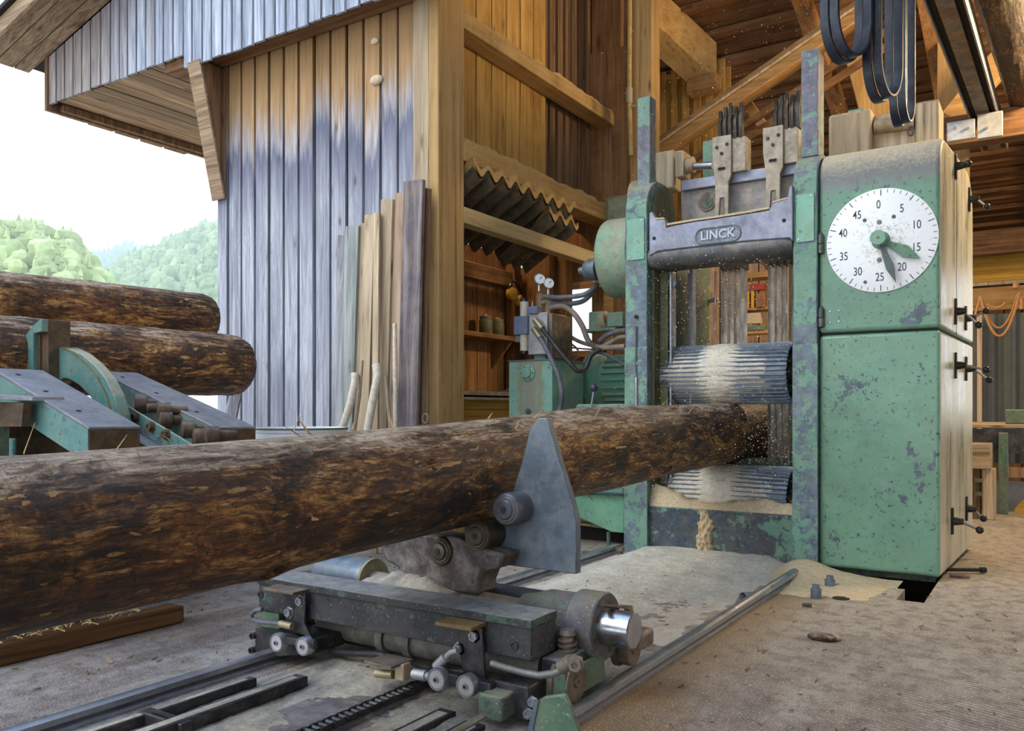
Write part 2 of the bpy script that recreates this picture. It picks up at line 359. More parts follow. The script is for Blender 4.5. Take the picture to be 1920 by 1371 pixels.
def m_sawdust(name='sawdust', c=(.66, .52, .33), bs=.8, dirt=0):
    t = NT(name); v = t.coord(rnd=False, world=True); a = t.noise(v, 60, 6, .75); b = t.noise(v, 6, 6, .6)
    col = t.ramp(a, [(.25, tuple(k*.55 for k in c)), (.5, c), (.75, tuple(min(1, k*1.2) for k in c))])
    col = t.mix(t.ramp(b, [(.4, 0.0), (.7, .35)]), col, tuple(k * .7 for k in c))
    if dirt: col = t.mix(t.ramp(t.noise(t.coord((5, 2, 5), rnd=False, world=True), 1, 8, .75), [(.42, 0.0), (.62, dirt)]), col, (.20, .185, .18))
    return t.fin(col, .95, bump=t.math('ADD', a, b), bstr=bs, bdist=.01, spec=.1)

def m_enamel():
    t = NT('white_enamel'); v = t.coord(rnd=False, world=True); n = t.noise(v, 42, 8, .8, .9); S = t.sep()
    # grime wiped around the dial's hub
    dx = t.math('ADD', S[0], .773); dz = t.math('SUBTRACT', S[2], 1.829); d = t.math('SQRT', t.math('ADD', t.math('MULTIPLY', dx, dx), t.math('MULTIPLY', dz, dz)))
    n = t.math('ADD', n, t.math('MULTIPLY', t.ramp(d, [(.05, 1.0), (.2, 0.0)]), .11)); c = t.mix(t.ramp(n, [(.60, 0.0), (.66, .7)]), (.84, .86, .88), (.36, .30, .20))
    return t.fin(c, .3)
M = {}
M['siding'] = m_siding(); M['skirt'] = m_skirt(); M['floor'] = m_floor(); M['sawdust'] = m_sawdust(); M['sawdust_white'] = m_sawdust('pale_sawdust', (.80, .73, .60), dirt=.30)
M['wood_in'] = m_wood('warm_inner_boards', (.46, .25, .06), (.68, .40, .12), 'z', dust=.35, dustc=(.66, .40, .12))
M['beam_y'] = m_wood('dusty_beam', (.42, .24, .08), (.60, .36, .13), 'y', dust=.6, dustc=(.62, .40, .16))
M['beam_x'] = m_wood('roof_timber', (.38, .20, .07), (.56, .32, .12), 'x', dust=.35, dustc=(.56, .35, .14))
M['beam_z'] = m_wood('post_timber', (.46, .27, .10), (.62, .40, .17), 'z', dust=.3, dustc=(.60, .40, .17))
M['pale_z'] = m_wood('pale_plank', (.48, .36, .23), (.66, .52, .36), 'z', bs=.3)
M['grey_z'] = m_wood('grey_plank', (.16, .15, .17), (.36, .34, .36), 'z', bs=.35)
M['brown_z'] = m_wood('brown_plank', (.20, .11, .055), (.36, .22, .12), 'z')
M['red_z'] = m_wood('red_brown_boards', (.20, .085, .030), (.34, .155, .055), 'z', dust=.15)
M['red_x'] = m_wood('red_brown_roof', (.15, .065, .028), (.28, .135, .06), 'x', dust=.1)
M['red_y'] = m_wood('red_brown_beam', (.22, .095, .033), (.38, .18, .065), 'y', dust=.2)
M['soffit'] = m_wood('soffit_boards', (.36, .22, .12), (.60, .42, .25), 'y', var=.9)
M['rake'] = m_wood('rake_boards', (.30, .20, .12), (.52, .38, .25), 'x', var=.5)
M['timber_dark'] = m_wood('wet_timber', (.13, .065, .025), (.25, .13, .05), 'y')
M['bark'] = m_bark('rough_log_bark', 'y', 1.35); M['bark2'] = m_bark('dry_log_bark', 'y', 1.9, .9); M['bark_roof'] = m_bark('round_beam_bark', 'y', .8, 1.2)
M['cut'] = m_wood('log_end_grain', (.5, .33, .16), (.66, .47, .26), 'y', knots=False)
M['green'] = m_paint('green_cabinet_paint', (.115, .335, .225), chip=.14, dust=.12, rough=.30)
M['green_worn'] = m_paint('worn_green_paint', (.15, .32, .235), chip=.84, chipc=(.070, .105, .135), dust=.22, top=.6)
M['green_dark'] = m_paint('dark_green_paint', (.05, .13, .08), chip=.6, chipc=(.035, .035, .045), dust=.35, top=.7)
M['green_teal'] = m_paint('teal_green_paint', (.085, .23, .215), chip=.35, chipc=(.05, .06, .085), dust=.3, top=.85)
M['green_tank'] = m_paint('mint_tank_paint', (.20, .46, .34), chip=.2, chipc=(.10, .12, .20), dust=.30, rust=.35)
M['olive'] = m_paint('olive_guard_paint', (.07, .085, .025), chip=.2, dust=.3)
M['cast'] = m_metal('blue_grey_casting', (.30, .32, .42), .38, .35, .35, dustc=(.5, .45, .38))
M['carriage'] = m_paint('black_green_carriage', (.05, .115, .08), chip=1.0, chipc=(.014, .014, .018), dust=.22, dustc=(.30, .28, .25), top=.85, rough=.4, topc=(.42, .42, .42))
M['carriage_dark'] = m_metal('oily_dark_steel', (.05, .05, .055), .38, .5, .28, dustc=(.35, .31, .25))
M['steel'] = m_metal('worn_steel', (.42, .44, .50), .30, .85, .25)
M['bluesteel'] = m_metal('blue_grey_plate', (.16, .205, .255), .30, .5, .42, dustc=(.40, .39, .37), sc=9)
M['polished'] = m_metal('polished_shaft', (.62, .64, .70), .15, 1.0, .05)
M['rusty'] = m_metal('rusty_steel', (.22, .19, .17), .5, .5, .45, rust=.6)
M['black'] = m_flat('black_plastic', (.018, .018, .02), .28); M['rubber'] = m_metal('dusty_rubber', (.05, .055, .07), .5, 0, .32, dustc=(.30, .27, .23))
M['hose'] = m_metal('dusty_hose', (.13, .14, .17), .45, 0, .4, dustc=(.35, .30, .24)); M['hose_black'] = m_metal('black_hose', (.02, .022, .028), .3, 0, .12)
M['belt'] = m_metal('blue_black_belt', (.022, .028, .045), .32, .1, .16, dustc=(.26, .27, .32)); M['brass'] = m_metal('brass_fitting', (.48, .40, .25), .35, .7, .3)
M['alu'] = m_metal('grey_valve_block', (.55, .56, .58), .35, .6, .15); M['bluebox'] = m_flat('blue_grey_coil', (.16, .20, .28), .5)
M['cream'] = m_flat('cream_cylinder', (.62, .58, .45), .5); M['white'] = m_enamel(); M['ink'] = m_flat('dark_blue_ink', (.05, .055, .09), .5)
M['red'] = m_flat('red_cable', (.35, .05, .03), .5); M['yellow'] = m_flat('yellow_plastic', (.62, .36, .05), .5); M['dark'] = m_flat('near_black', (.015, .013, .012), .8)  # dark: near-black tone shared by holes, slots, seams, pit and barn roof
M['fibre'] = m_metal('dark_fibre_sheet', (.085, .075, .055), .85, 0, .4, dustc=(.35, .22, .09))
M['blade'] = m_metal('bright_blade', (.80, .77, .72), .34, .75, .05); M['crosshead'] = m_wood('dusty_crosshead_block', (.42, .34, .24), (.60, .50, .36), 'z', knots=False, dust=.3)
M['lintel'] = m_wood('planed_lintel', (.50, .38, .19), (.62, .48, .26), 'y', var=.1, knots=False, dust=.25, dustc=(.55, .42, .2))
M['pipe'] = m_metal('dusty_yellow_pipe', (.50, .34, .12), .6, .1, .3, dustc=(.6, .42, .18)); M['galv'] = m_metal('galvanised_sheet', (.62, .64, .66), .4, .5, .3)
M['yellow_x'] = m_wood('yellow_crossbeam', (.50, .28, .04), (.66, .40, .08), 'x', knots=False, var=.1)
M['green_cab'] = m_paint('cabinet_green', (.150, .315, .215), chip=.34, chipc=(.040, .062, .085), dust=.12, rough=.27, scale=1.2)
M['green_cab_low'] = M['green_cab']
def _dusttop_sheen():
    m = M['green_cab']; t = NT.__new__(NT); t.m = m; t.t = m.node_tree; b = [n for n in t.t.nodes if n.type == 'BSDF_PRINCIPLED'][0]; t.b = b
    src = b.inputs['Base Color'].links[0].from_socket; z = t.sep()[2]; v = t.coord(rnd=False, world=True)
    n = t.noise(v, 9, 8, .75); n2 = t.noise(v, 60, 4, .7)
    f = t.math('ADD', t.math('DIVIDE', t.math('SUBTRACT', z, 2.10), .30), t.math('MULTIPLY', t.math('SUBTRACT', n, .5), .5))
    grey = t.mix(t.ramp(f, [(.0, 0.0), (.25, .85)]), src, (.20, .19, .20))
    lay = t.mix(t.ramp(t.math('ADD', f, t.math('MULTIPLY', t.math('SUBTRACT', n2, .5), .8)), [(.35, 0.0), (.85, .95)]), grey, (.58, .49, .34))
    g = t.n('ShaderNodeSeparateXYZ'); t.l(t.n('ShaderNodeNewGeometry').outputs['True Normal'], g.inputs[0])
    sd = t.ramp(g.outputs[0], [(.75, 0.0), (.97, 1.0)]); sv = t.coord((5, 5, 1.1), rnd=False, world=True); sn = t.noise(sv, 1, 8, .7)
    dusty = t.ramp(sn, [(.30, (.13, .14, .09)), (.42, (.36, .34, .24)), (.58, (.56, .51, .39)), (.75, (.66, .61, .48))])  # grazing reflection on the right side painted in as beige, with scuffs
    lay = t.mix(t.math('MULTIPLY', sd, .93), lay, dusty)  # dusty here: the painted grazing reflection, with scuffs
    t.l(lay, b.inputs['Base Color']); r = t.ramp(f, [(.1, .28), (.5, .9)]); t.l(r, b.inputs['Roughness'])
    q = t.n('ShaderNodeMix'); t.l(sd, q.inputs[0]); t.l(r, q.inputs[2]); t.l(t.ramp(sn, [(.35, .22), (.7, .45)]), q.inputs[3]); t.l(q.outputs[0], b.inputs['Roughness'])
_dusttop_sheen()
M['green_post'] = m_paint('square_post_paint', (.17, .33, .26), chip=.8, chipc=(.10, .10, .14), dust=.15)
M['green_logo'] = m_paint('logo_green', (.08, .20, .14), chip=.8, chipc=(.10, .12, .16), dust=.2)
M['green_drum'] = m_paint('drum_green', (.19, .36, .25), chip=.45, chipc=(.10, .11, .13), dust=.6, rust=.5, top=.6)
M['cast_dark'] = m_metal('dark_casting', (.13, .13, .14), .35, .4, .25); M['cast_light'] = m_metal('raised_letter_casting', (.52, .57, .66), .4, .2, .1)
M['cast_dust'] = m_metal('dusty_casting', (.34, .31, .30), .5, .2, .6, dustc=(.58, .47, .32)); M['clamp'] = m_paint('bare_clamp', (.18, .32, .24), chip=1.3, chipc=(.24, .20, .16), dust=.55)
M['roller'] = m_metal('blue_fluted_roller', (.20, .26, .34), .4, .3, .35, dustc=(.62, .54, .40)); M['apron'] = m_paint('apron_paint', (.13, .30, .21), chip=.80, chipc=(.022, .036, .055), dust=.3)
M['bright'] = m_metal('bright_guide', (.6, .52, .45), .3, .7, .2); M['black_steel'] = m_metal('blackened_steel', (.025, .028, .028), .35, .4, .12)
M['hinge'] = m_metal('dark_hinge', (.10, .12, .11), .4, .5, .25); M['hub'] = m_paint('hub_green', (.17, .36, .26), chip=.35, dust=.25); M['hand_green'] = m_paint('hand_green_paint', (.13, .32, .19), chip=.45, dust=.1); M['hand_dark'] = m_paint('hand_dark_paint', (.09, .13, .12), chip=.8, dust=.1)
M['railsteel'] = m_metal('rail_steel', (.50, .52, .58), .22, .9, .22, dustc=(.46, .40, .30)); M['plate_rust'] = m_metal('scuffed_plate', (.20, .19, .22), .5, .3, .6, rust=.4, dustc=(.50, .44, .36))
M['chain'] = m_metal('oily_chain', (.07, .07, .08), .3, .7, .15); M['green_dull'] = m_paint('dull_dark_green', (.075, .16, .10), chip=.35, chipc=(.05, .05, .06), dust=.3, top=.4)
M['rusty_bright'] = m_metal('orange_rusty_flange', (.30, .20, .09), .6, .3, .3, rust=.7, dustc=(.4, .28, .12)); M['cyl_dusty'] = m_metal('dusty_cylinder', (.16, .15, .13), .5, .2, .65, dustc=(.36, .32, .25))
M['shaft_dusty'] = m_metal('dusty_shaft', (.36, .33, .27), .45, .5, .6, dustc=(.55, .45, .28)); M['brass_dusty'] = m_metal('yellowish_housing', (.28, .25, .14), .5, .3, .55, dustc=(.50, .46, .38))
M['housing'] = m_paint('housing_paint', (.06, .13, .11), chip=.9, chipc=(.05, .055, .07), dust=.30, top=.25, rust=.5); M['rust_dark'] = m_metal('rusty_bolt', (.16, .10, .05), .7, .2, .4, rust=.8)
M['pipe_grey'] = m_metal('grey_grease_pipe', (.30, .30, .29), .35, .7, .3); M['wheel_dusty'] = m_metal('dusty_wheel', (.20, .17, .13), .55, .3, .6, rust=.5, dustc=(.36, .30, .2))
M['cradle'] = m_metal('dusty_cradle_casting', (.09, .08, .078), .8, .05, .8, rust=.25, dustc=(.34, .31, .29), sc=14); M['sawdust_grey'] = m_sawdust('grey_sawdust', (.56, .50, .40), dirt=.85)
M['steel_dusty'] = m_metal('grey_roller_steel', (.20, .21, .24), .35, .7, .3); M['oily'] = m_metal('oily_roller_steel', (.09, .075, .055), .28, .6, .2)
M['speck'] = m_flat('flying_speck', (.85, .72, .5), .9); M['chips'] = m_wood('chip_wood', (.20, .11, .05), (.42, .28, .14), 'x', knots=False, var=1.0); M['barkp'] = m_bark('bark_bit', 'x', .7, 3)
M['dust_warm'] = m_sawdust('warm_settled_dust', (.62, .40, .16))
M['deckplate'] = m_metal('scuffed_deck_plate', (.26, .27, .31), .42, .4, .35, dustc=(.42, .37, .32)); M['deckrust'] = m_metal('rusty_deck_web', (.10, .075, .05), .6, .3, .5, rust=.7, dustc=(.24, .17, .1))
M['brass_edge'] = m_metal('worn_yellow_edge', (.30, .23, .10), .4, .6, .3); M['rustroller'] = m_metal('rusty_small_roller', (.14, .10, .08), .35, .6, .3, rust=.6)
M['shaving'] = m_flat('pale_shaving', (.72, .52, .25), .7)
M['greyplank1'] = m_wood('grey_plank_cool', (.30, .30, .32), (.50, .50, .50), 'z'); M['greyplank2'] = m_wood('grey_green_plank', (.28, .31, .30), (.52, .52, .46), 'z'); M['pale2'] = m_wood('pinkish_plank', (.50, .34, .22), (.68, .50, .36), 'z')
M['dark_plank'] = m_wood('dark_purple_plank', (.10, .09, .12), (.30, .25, .26), 'z', dust=.3, dustc=(.45, .33, .22)); M['ash'] = m_flat('pale_ash_wood', (.66, .58, .46), .5); M['ash2'] = m_flat('brown_stick', (.42, .32, .22), .6)
M['nest'] = m_flat('papery_nest', (.68, .54, .38), .9); M['chrome'] = m_metal('chromed_case', (.70, .70, .70), .25, .9, .1); M['hose_brown'] = m_metal('dust_brown_hose', (.24, .20, .16), .55, 0, .5, dustc=(.40, .30, .2))
M['copper'] = m_metal('copper_pipe', (.38, .18, .09), .4, .5, .2); M['green_motor'] = m_paint('motor_green', (.10, .32, .23), chip=.2, dust=.4, top=.6); M['black_blue'] = m_flat('blue_black_ball', (.05, .06, .09), .3)
M['green_base'] = m_paint('bright_green_sheet', (.15, .42, .26), chip=.2, chipc=(.10, .12, .18), dust=.25)
M['curtain'] = m_flat('grey_curtain', (.11, .12, .12), .6, sc=2); M['rope'] = m_flat('orange_rope', (.46, .24, .10), .8); M['pale_x'] = m_wood('pale_cross_plank', (.42, .30, .18), (.60, .46, .30), 'x'); M['cardboard'] = m_flat('cardboard', (.55, .45, .30), .8)
M['soffit'] = M['soffit']

def _stain():
    m = M['green_tank_stained'] = m_paint('mint_tank_stained', (.25, .52, .40), chip=.3, chipc=(.10, .12, .20), dust=.25, rust=.15); t = NT.__new__(NT); t.m = m; t.t = m.node_tree
    b = [n for n in t.t.nodes if n.type == 'BSDF_PRINCIPLED'][0]; src = b.inputs['Base Color'].links[0].from_socket; S = t.sep(); v = t.coord(rnd=False, world=True)
    nn = t.math('MULTIPLY', t.math('SUBTRACT', t.noise(v, 9, 6, .7), .5), .16)
    dx = t.math('ADD', t.math('ABSOLUTE', t.math('ADD', S[0], 3.085)), nn)
    f = t.ramp(dx, [(.03, .85), (.11, 0.0)]); c = t.mix(f, src, (.30, .27, .20))
    f2 = t.ramp(dx, [(.05, 0.0), (.085, .6), (.12, 0.0)]); c = t.mix(f2, c, (.30, .20, .09)); t.l(c, b.inputs['Base Color'])
_stain()
M['drift'] = m_sawdust('brown_sawdust_drift', (.27, .20, .13))
M['badge'] = m_paint('badge_casting', (.09, .22, .17), chip=1.25, chipc=(.12, .14, .19), dust=.25); M['rimsteel'] = m_metal('bright_wheel_face', (.62, .60, .58), .3, .5, .15)
M['backing'] = m_wood('dark_backing_boards', (.05, .035, .03), (.10, .075, .06), 'z')
# ================================================================== SETTING
# floor with the saw's pit left open
mb = MB()
xs = [-30, -1.12, -0.62, -0.50, 9]; ys = [-4, 4.34, 4.62, 7.0, 14]
for i in range(4):
    for j in range(4):
        if (i in (1, 2) and j == 2) or (i == 2 and j == 1): continue
        mb.box(xs[i], xs[i+1], ys[j], ys[j+1], -0.10, 0.0)
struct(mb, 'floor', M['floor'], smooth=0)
mb = MB(); mb.box(-1.15, -.47, 4.3, 7.03, -.75, -.70); mb.box(-1.17, -1.13, 4.3, 7, -.75, -.1); mb.box(-.49, -.45, 4.3, 7, -.75, -.1); mb.box(-1.15, -.47, 4.28, 4.335, -.75, -.1); mb.box(-1.15, -.47, 7.0, 7.04, -.75, -.1)
struct(mb, 'wall_pit', M['dark'])
# ground outside beyond the boards
def m_ground():
    t = NT('meadow_ground'); v = t.coord((1, 1, 1), rnd=False, world=True); n = t.noise(v, .2, 8, .7)
    return t.fin(t.ramp(n, [(.3, (.20, .30, .08)), (.7, (.34, .42, .14))]), .9)
mb = MB(); mb.box(-900, -30, -60, 700, -.6, -.2); mb.box(-30, 60, 14, 700, -.6, -.2)
tag(mb.build('meadow', m_ground(), smooth=0), kind='structure')
def m_yard():
    t = NT('sunlit_yard'); v = t.coord(rnd=False, world=True); n = t.noise(v, 1.5, 8, .7)
    return t.fin(t.ramp(n, [(.3, (.55, .45, .33)), (.7, (.72, .64, .52))]), .9)
mb = MB(); mb.box(-29, -5.8, 2.5, 13.5, 0.0, .012)
tag(mb.build('trim_1', m_yard(), smooth=0), kind='structure')

# bright gravel bank at the far side of the yard
mb = MB(); mb.prism([(-30, 13.8, 0), (-5.9, 13.8, 0), (-5.9, 15.5, 1.45), (-30, 15.5, 1.45), (-30, 20, 0), (-5.9, 20, 0)][:4] , (0, 5, 0))
tag(mb.build('trim_12', bpy.data.materials['sunlit_yard'], smooth=0), kind='structure')
# hills and forest behind the yard: (pixel column, crest row) read at a distance v
def ridge(name, pts, v, col1, col2, seed, depth=.45, rough=.02):
    t = NT(name + '_slope'); n = t.noise(t.coord(rnd=False, world=True), .08, 8, .7)
    m = t.fin(t.ramp(n, [(.3, col1), (.7, col2)]), 1.0, spec=0)
    N = 14; cols = []
    px0, px1 = pts[0][0], pts[-1][0]; C = 40
    for c in range(C + 1):
        px = px0 + (px1 - px0) * c / C
        for (a, pa), (b, pb) in zip(pts, pts[1:]):
            if a <= px <= b: py = pa + (pb - pa) * (px - a) / (b - a); break
        P = W(px, py, v=v); H = P.z; d = Vector((P.x, P.y, 0)).normalized(); col = []
        for r in range(N + 1):
            q = r / N * 1.5; z = -.5 + (H + .5) * (sin(min(q, 1) * pi / 2) ** 1.3 if q <= 1 else cos((q - 1) * pi))
            p = Vector((P.x, P.y, 0)) + d * (q - 1) * v * depth
            z += H * rough * 2 * mnoise.noise((p.x * .03 + seed, p.y * .03, 0)) * min(1, q * 2)
            col.append(Vector((p.x, p.y, z)))
        cols.append(col)
    vs = [p for c in cols for p in c]; fs = []
    for c in range(C):
        for r in range(N): a = c * (N + 1) + r; fs.append((a, a + 1, a + N + 2, a + N + 1))
    o = MB().add(vs, fs).build(name, m, smooth=60); tag(o, kind='structure'); return cols
def m_leaf(name, a, b):
    t = NT(name); n = t.noise(t.coord((1, 1, 1), world=True), .6, 6, .7); i = t.island()
    c = t.mix(t.ramp(n, [(.35, 0.0), (.65, 1.0)]), a, b); c = t.mix(1.0, c, t.ramp(i, [(0, .6), (1, 1.0)]), 'MULTIPLY')
    return t.fin(c, .9, spec=.1)
def forest(name, cols, n, h, mat, seed, conifer=.45, rmin=.35, label=None):
    rr = random.Random(seed); mb = MB()
    for _ in range(n):
        c = rr.randrange(len(cols) - 1); fr = rr.random(); q = rmin + (1.0 - rmin) * rr.random() ** .8; q = q / 1.5 * (len(cols[0]) - 1)
        r = int(q); f = q - r; A = cols[c][r].lerp(cols[c][min(r+1, len(cols[0])-1)], f); B = cols[c+1][r].lerp(cols[c+1][min(r+1, len(cols[0])-1)], f)
        p = A.lerp(B, fr); hh = h * rr.uniform(.6, 1.25)
        if rr.random() < conifer:
            hh *= 1.15; prof = [(0, hh*.03), (hh*.12, hh*.03), (hh*.13, hh*.20), (hh*.4, hh*.10), (hh*.41, hh*.15), (hh*.7, hh*.05), (hh*.71, hh*.09), (hh, 0)]
            mb.lathe(p - Vector((0, 0, .1*hh)), (0, 0, 1), prof, 7)
        else:
            vs0 = len(mb.v); c0 = p + Vector((0, 0, hh * .38)); mb.sphere(c0, hh * .42, 7, (.85, .85, 1.0))
            for i in range(vs0, len(mb.v)):
                d = Vector(mb.v[i]) - c0; mb.v[i] = tuple(c0 + d * (1 + .45 * mnoise.noise(Vector(mb.v[i]) * (2.2 / h) )))
    o = mb.build(name, mat, smooth=0); tag(o, label, 'trees', kind='stuff')
c1 = ridge('trim_2', [(-900, 420), (-200, 445), (60, 462), (130, 480), (200, 560), (330, 640), (480, 690)], 95, (.22, .34, .10), (.40, .50, .20), 1)
forest('near_forest', c1, 2200, 2.6, m_leaf('near_leaves', (.38, .48, .20), (.62, .66, .36)), 3, .35, .3, 'pale green mixed forest on the near hill left of the barn')
c2 = ridge('trim_3', [(-300, 520), (160, 510), (200, 497), (240, 486), (280, 495), (420, 520)], 420, (.09, .16, .13), (.13, .2, .16), 2)
forest('far_forest', c2, 700, 7, m_leaf('far_leaves', (.08, .16, .12), (.14, .24, .16)), 4, .6, .6, 'bluish forest on the small distant hill in the valley')
c3 = ridge('trim_4', [(60, 640), (160, 580), (230, 520), (300, 497), (380, 462), (430, 450), (700, 400), (1000, 440)], 220, (.14, .25, .09), (.22, .34, .14), 5)
forest('hill_forest', c3, 3000, 4.6, m_leaf('hill_leaves', (.24, .34, .17), (.46, .54, .28)), 6, .3, .25, 'hazy green forest on the hill seen between logs and barn')
# valley haze: a real body of air between the yard and the hills
hm = bpy.data.materials.new('valley_haze'); hm.use_nodes = True; hn = hm.node_tree.nodes; hn.clear()
ho = hn.new('ShaderNodeOutputMaterial'); hv = hn.new('ShaderNodeVolumeScatter'); hv.inputs['Color'].default_value = (.86, .93, 1, 1); hv.inputs['Density'].default_value = .0032; SC.cycles.volume_bounces = 6; hv.inputs['Anisotropy'].default_value = .2
hm.node_tree.links.new(hv.outputs[0], ho.inputs['Volume'])
mb = MB(); mb.box(-620, -42, 22, 560, -.15, 80)
hz = mb.build('valley_haze', hm, smooth=0); tag(hz, 'pale haze hanging in the valley in front of the hills', 'haze', kind='stuff')

# ------------------------------------------------------------------ barn gable (left): wall plane y = 4.3, side wall plane x = -3.33
X0 = -3.33; YW = 4.30
mb = MB(); x = -5.585; i = 0; rr = random.Random(11)
while x < -3.56:
    wdt = .135 if i else .11; wdt = min(wdt, -3.545 - x)
    mb.box(x, x + wdt, YW + rr.uniform(-.004, .004), YW + .026, -.0, 3.86); x += wdt + rr.uniform(.020, .030); i += 1
struct(MB().box(-5.585, -3.54, YW + .05, YW + .08, 0, 3.86), 'wall_backing', M['backing'])
wl_ = struct(mb, 'wall_front', M['siding'], bevel=.003)
# far left end board with its torn edge and the side boards of that corner
mb = MB(); y = 4.33
while y < 6.6: mb.box(-5.61, -5.585, y, y + .15, 0, 3.86); y += .165
struct(mb, 'wall_left', M['grey_z'])
# gable cladding that hangs lower than the eaves
YG = 4.05
mb = MB(); x = -7.62
def rake(x): return 4.12 + (x + 7.62) * .25
while x < -3.0:
    wd = rr.uniform(.088, .108) if x > -6.6 else rr.uniform(.105, .13)
    zb = (3.685 if x < -5.70 else 3.575) + rr.uniform(-.008, .008)
    mb.prism([(x, YG, zb), (x + wd, YG, zb), (x + wd, YG, rake(x + wd)), (x, YG, rake(x))], (0, .022, 0)); x += wd + .020
gb_ = MB().prism([(-7.62, YG + .03, 3.72), (-5.70, YG + .03, 3.72), (-5.70, YG + .03, 3.60), (-3.0, YG + .03, 3.60), (-3.0, YG + .03, rake(-3.0)), (-7.62, YG + .03, rake(-7.62))], (0, .02, 0))
struct(gb_, 'trim_13', M['backing'])
struct(mb, 'trim_5', M['skirt'], bevel=.002)
# boarded soffit behind the cladding, and the edge board along the open side
mb = MB(); x = -7.55
while x < -5.62:
    mb.box(x, x + .160, YG + .06, 8.6, 3.71 + rr.uniform(-.003, .003), 3.73); x += .172
struct(mb, 'trim_6', M['soffit'])
mb = MB(); mb.box(-7.66, -7.62, YG - .02, 8.6, 3.63, 4.15); mb.box(-7.70, -7.56, YG + .10, 8.6, 3.645, 3.70)
y = 4.2
while y < 8.5: mb.box(-7.72, -7.66, y, y + .24, 3.64 + rr.uniform(-.012, .012), 3.66); y += .27
struct(mb, 'trim_7', M['brown_z'])
# beam under the gable cladding at the wall side
mb = MB(); mb.box(-5.98, -3.0, 4.10, 4.28, 3.62, 3.80); mb.box(-5.80, -5.62, 4.3, 8.5, 3.60, 3.78)
struct(mb, 'trim_8', M['red_x'])
# roof: sloping boards with a dark covering, overhanging the gable
mb = MB(); sl = .25
for k, (y0, y1) in enumerate([(3.60, 3.74), (3.75, 3.90), (3.91, 4.04)]):
    mb.prism([(-7.95, y0, rake(-7.95) + .0), (-2.9, y0, rake(-2.9)), (-2.9, y0, rake(-2.9) + .025), (-7.95, y0, rake(-7.95) + .025)], (0, y1 - y0, 0))
mb.prism([(-7.95, 3.56, rake(-7.95) - .05), (-2.9, 3.56, rake(-2.9) - .05), (-2.9, 3.56, rake(-2.9) + .09), (-7.95, 3.56, rake(-7.95) + .09)], (0, .03, 0))
struct(mb, 'trim_9', M['rake'], bevel=.003)
mb = MB(); mb.prism([(-8.02, 3.52, rake(-8.02) + .095), (-2.7, 3.52, rake(-2.7) + .095), (-2.7, 3.52, rake(-2.7) + .14), (-8.02, 3.52, rake(-8.02) + .13)], (0, 5.2, 0))
struct(mb, 'roof_barn', M['dark'])

def timber(name, label, mat, fn, org, group=None, cat='beam', bevel=.008):
    mb = MB(); fn(mb); return tag(mb.build(name, M[mat], org=org, bevel=bevel), label, cat, group)
# corner post: two cracked squared timbers
t = thing('corner_post', 'thick pale corner post where the grey siding meets the open hall', 'post', (-3.44, 4.42, 0))
MB().box(-3.545, -3.415, YW - .03, 4.55, 0, 4.9).sub('timber', M['pale_z'], t, bevel=.008)
MB().box(-3.41, X0, YW - .035, 4.55, 0, 5.0).sub('timber', M['beam_z'], t, bevel=.008)
# boarded knee bracket at the far end of the wall
mb = MB(); mb.prism([(-5.60, 4.29, 2.60), (-5.60, 4.29, 3.60), (-5.60, 4.06, 3.60)], (.13, 0, 0))
br = thing('wall_bracket', 'tapering wooden bracket under the gable boards at the far end of the siding', 'bracket', (-5.55, 4.29, 2.6))
mb.sub('side_board', M['brown_z'], br)
MB().bar((-5.535, 4.275, 2.58), (-5.535, 4.045, 3.60), .15, .02, up=(0, -1, 0)).sub('front_board', M['rake'], br, bevel=.003)

# ------------------------------------------------------------------ inner side wall of the hall (plane x = X0) above the opening
mb = MB(); y = 4.55; 
while y < 5.95: mb.box(X0 - .20, X0 - .18, y, y + .185, 2.55, 4.9); y += .20
struct(mb, 'wall_side', M['wood_in'], bevel=.003)
mb = MB(); y = 5.97
while y < 6.75: mb.box(X0 - .26, X0 - .235, y, y + .09, 2.75, 4.9); y += rr.uniform(.115, .14)
mb.box(X0 - .34, X0 - .32, 5.95, 6.8, 2.6, 4.9)
struct(mb, 'window_1', M['brown_z'])
mb = MB(); mb.box(X0 - .34, X0 - .30, 4.3, 7.2, 2.55, 5.2)
struct(mb, 'trim_10', M['red_z'])
def dusty(name, label, y0, y1, x0, x1, z0, z1, mat='beam_y', cat='beam', lump=.025):
    t = thing(name, label, cat, ((x0 + x1) / 2, (y0 + y1) / 2, z0))
    MB().box(x0, x1, y0, y1, z0, z1).sub('timber', M[mat], t, bevel=.008)
    if lump:
        N = 60; vs = []; fs = []; prof = [(-.5, 0), (-.42, .7), (-.15, 1), (.15, 1), (.42, .7), (.5, 0)]
        for i in range(N + 1):
            yy = y0 + (y1 - y0) * i / N; hh = lump * (1 + .9 * mnoise.noise((yy * 7, x0, z0)) + .4 * mnoise.noise((yy * 25, 1, z1)))
            for (u, q) in prof: vs.append(((x0 + x1) / 2 + u * (x1 - x0 - .01), yy, z1 - .004 + max(.001, hh * q)))
        for i in range(N):
            for j in range(5): a = i * 6 + j; fs.append((a, a + 1, a + 7, a + 6))
        fs += [(0,1,2,3,4,5), tuple(N*6 + j for j in (5,4,3,2,1,0))]
        tag(MB().add(vs, fs).sub('dust_layer', M['dust_warm'], t), kind=None)
    return t
dusty('wall_beam', 'upper dusty rail across the yellow boards, ending at the hall corner', 4.55, 6.98, X0 - .17, X0, 3.50, 3.61, lump=.035)
dusty('wall_beam', 'lower dusty rail below the yellow boards, above the corrugated sheets', 4.55, 6.98, X0 - .19, X0, 2.60, 2.74, lump=.045)
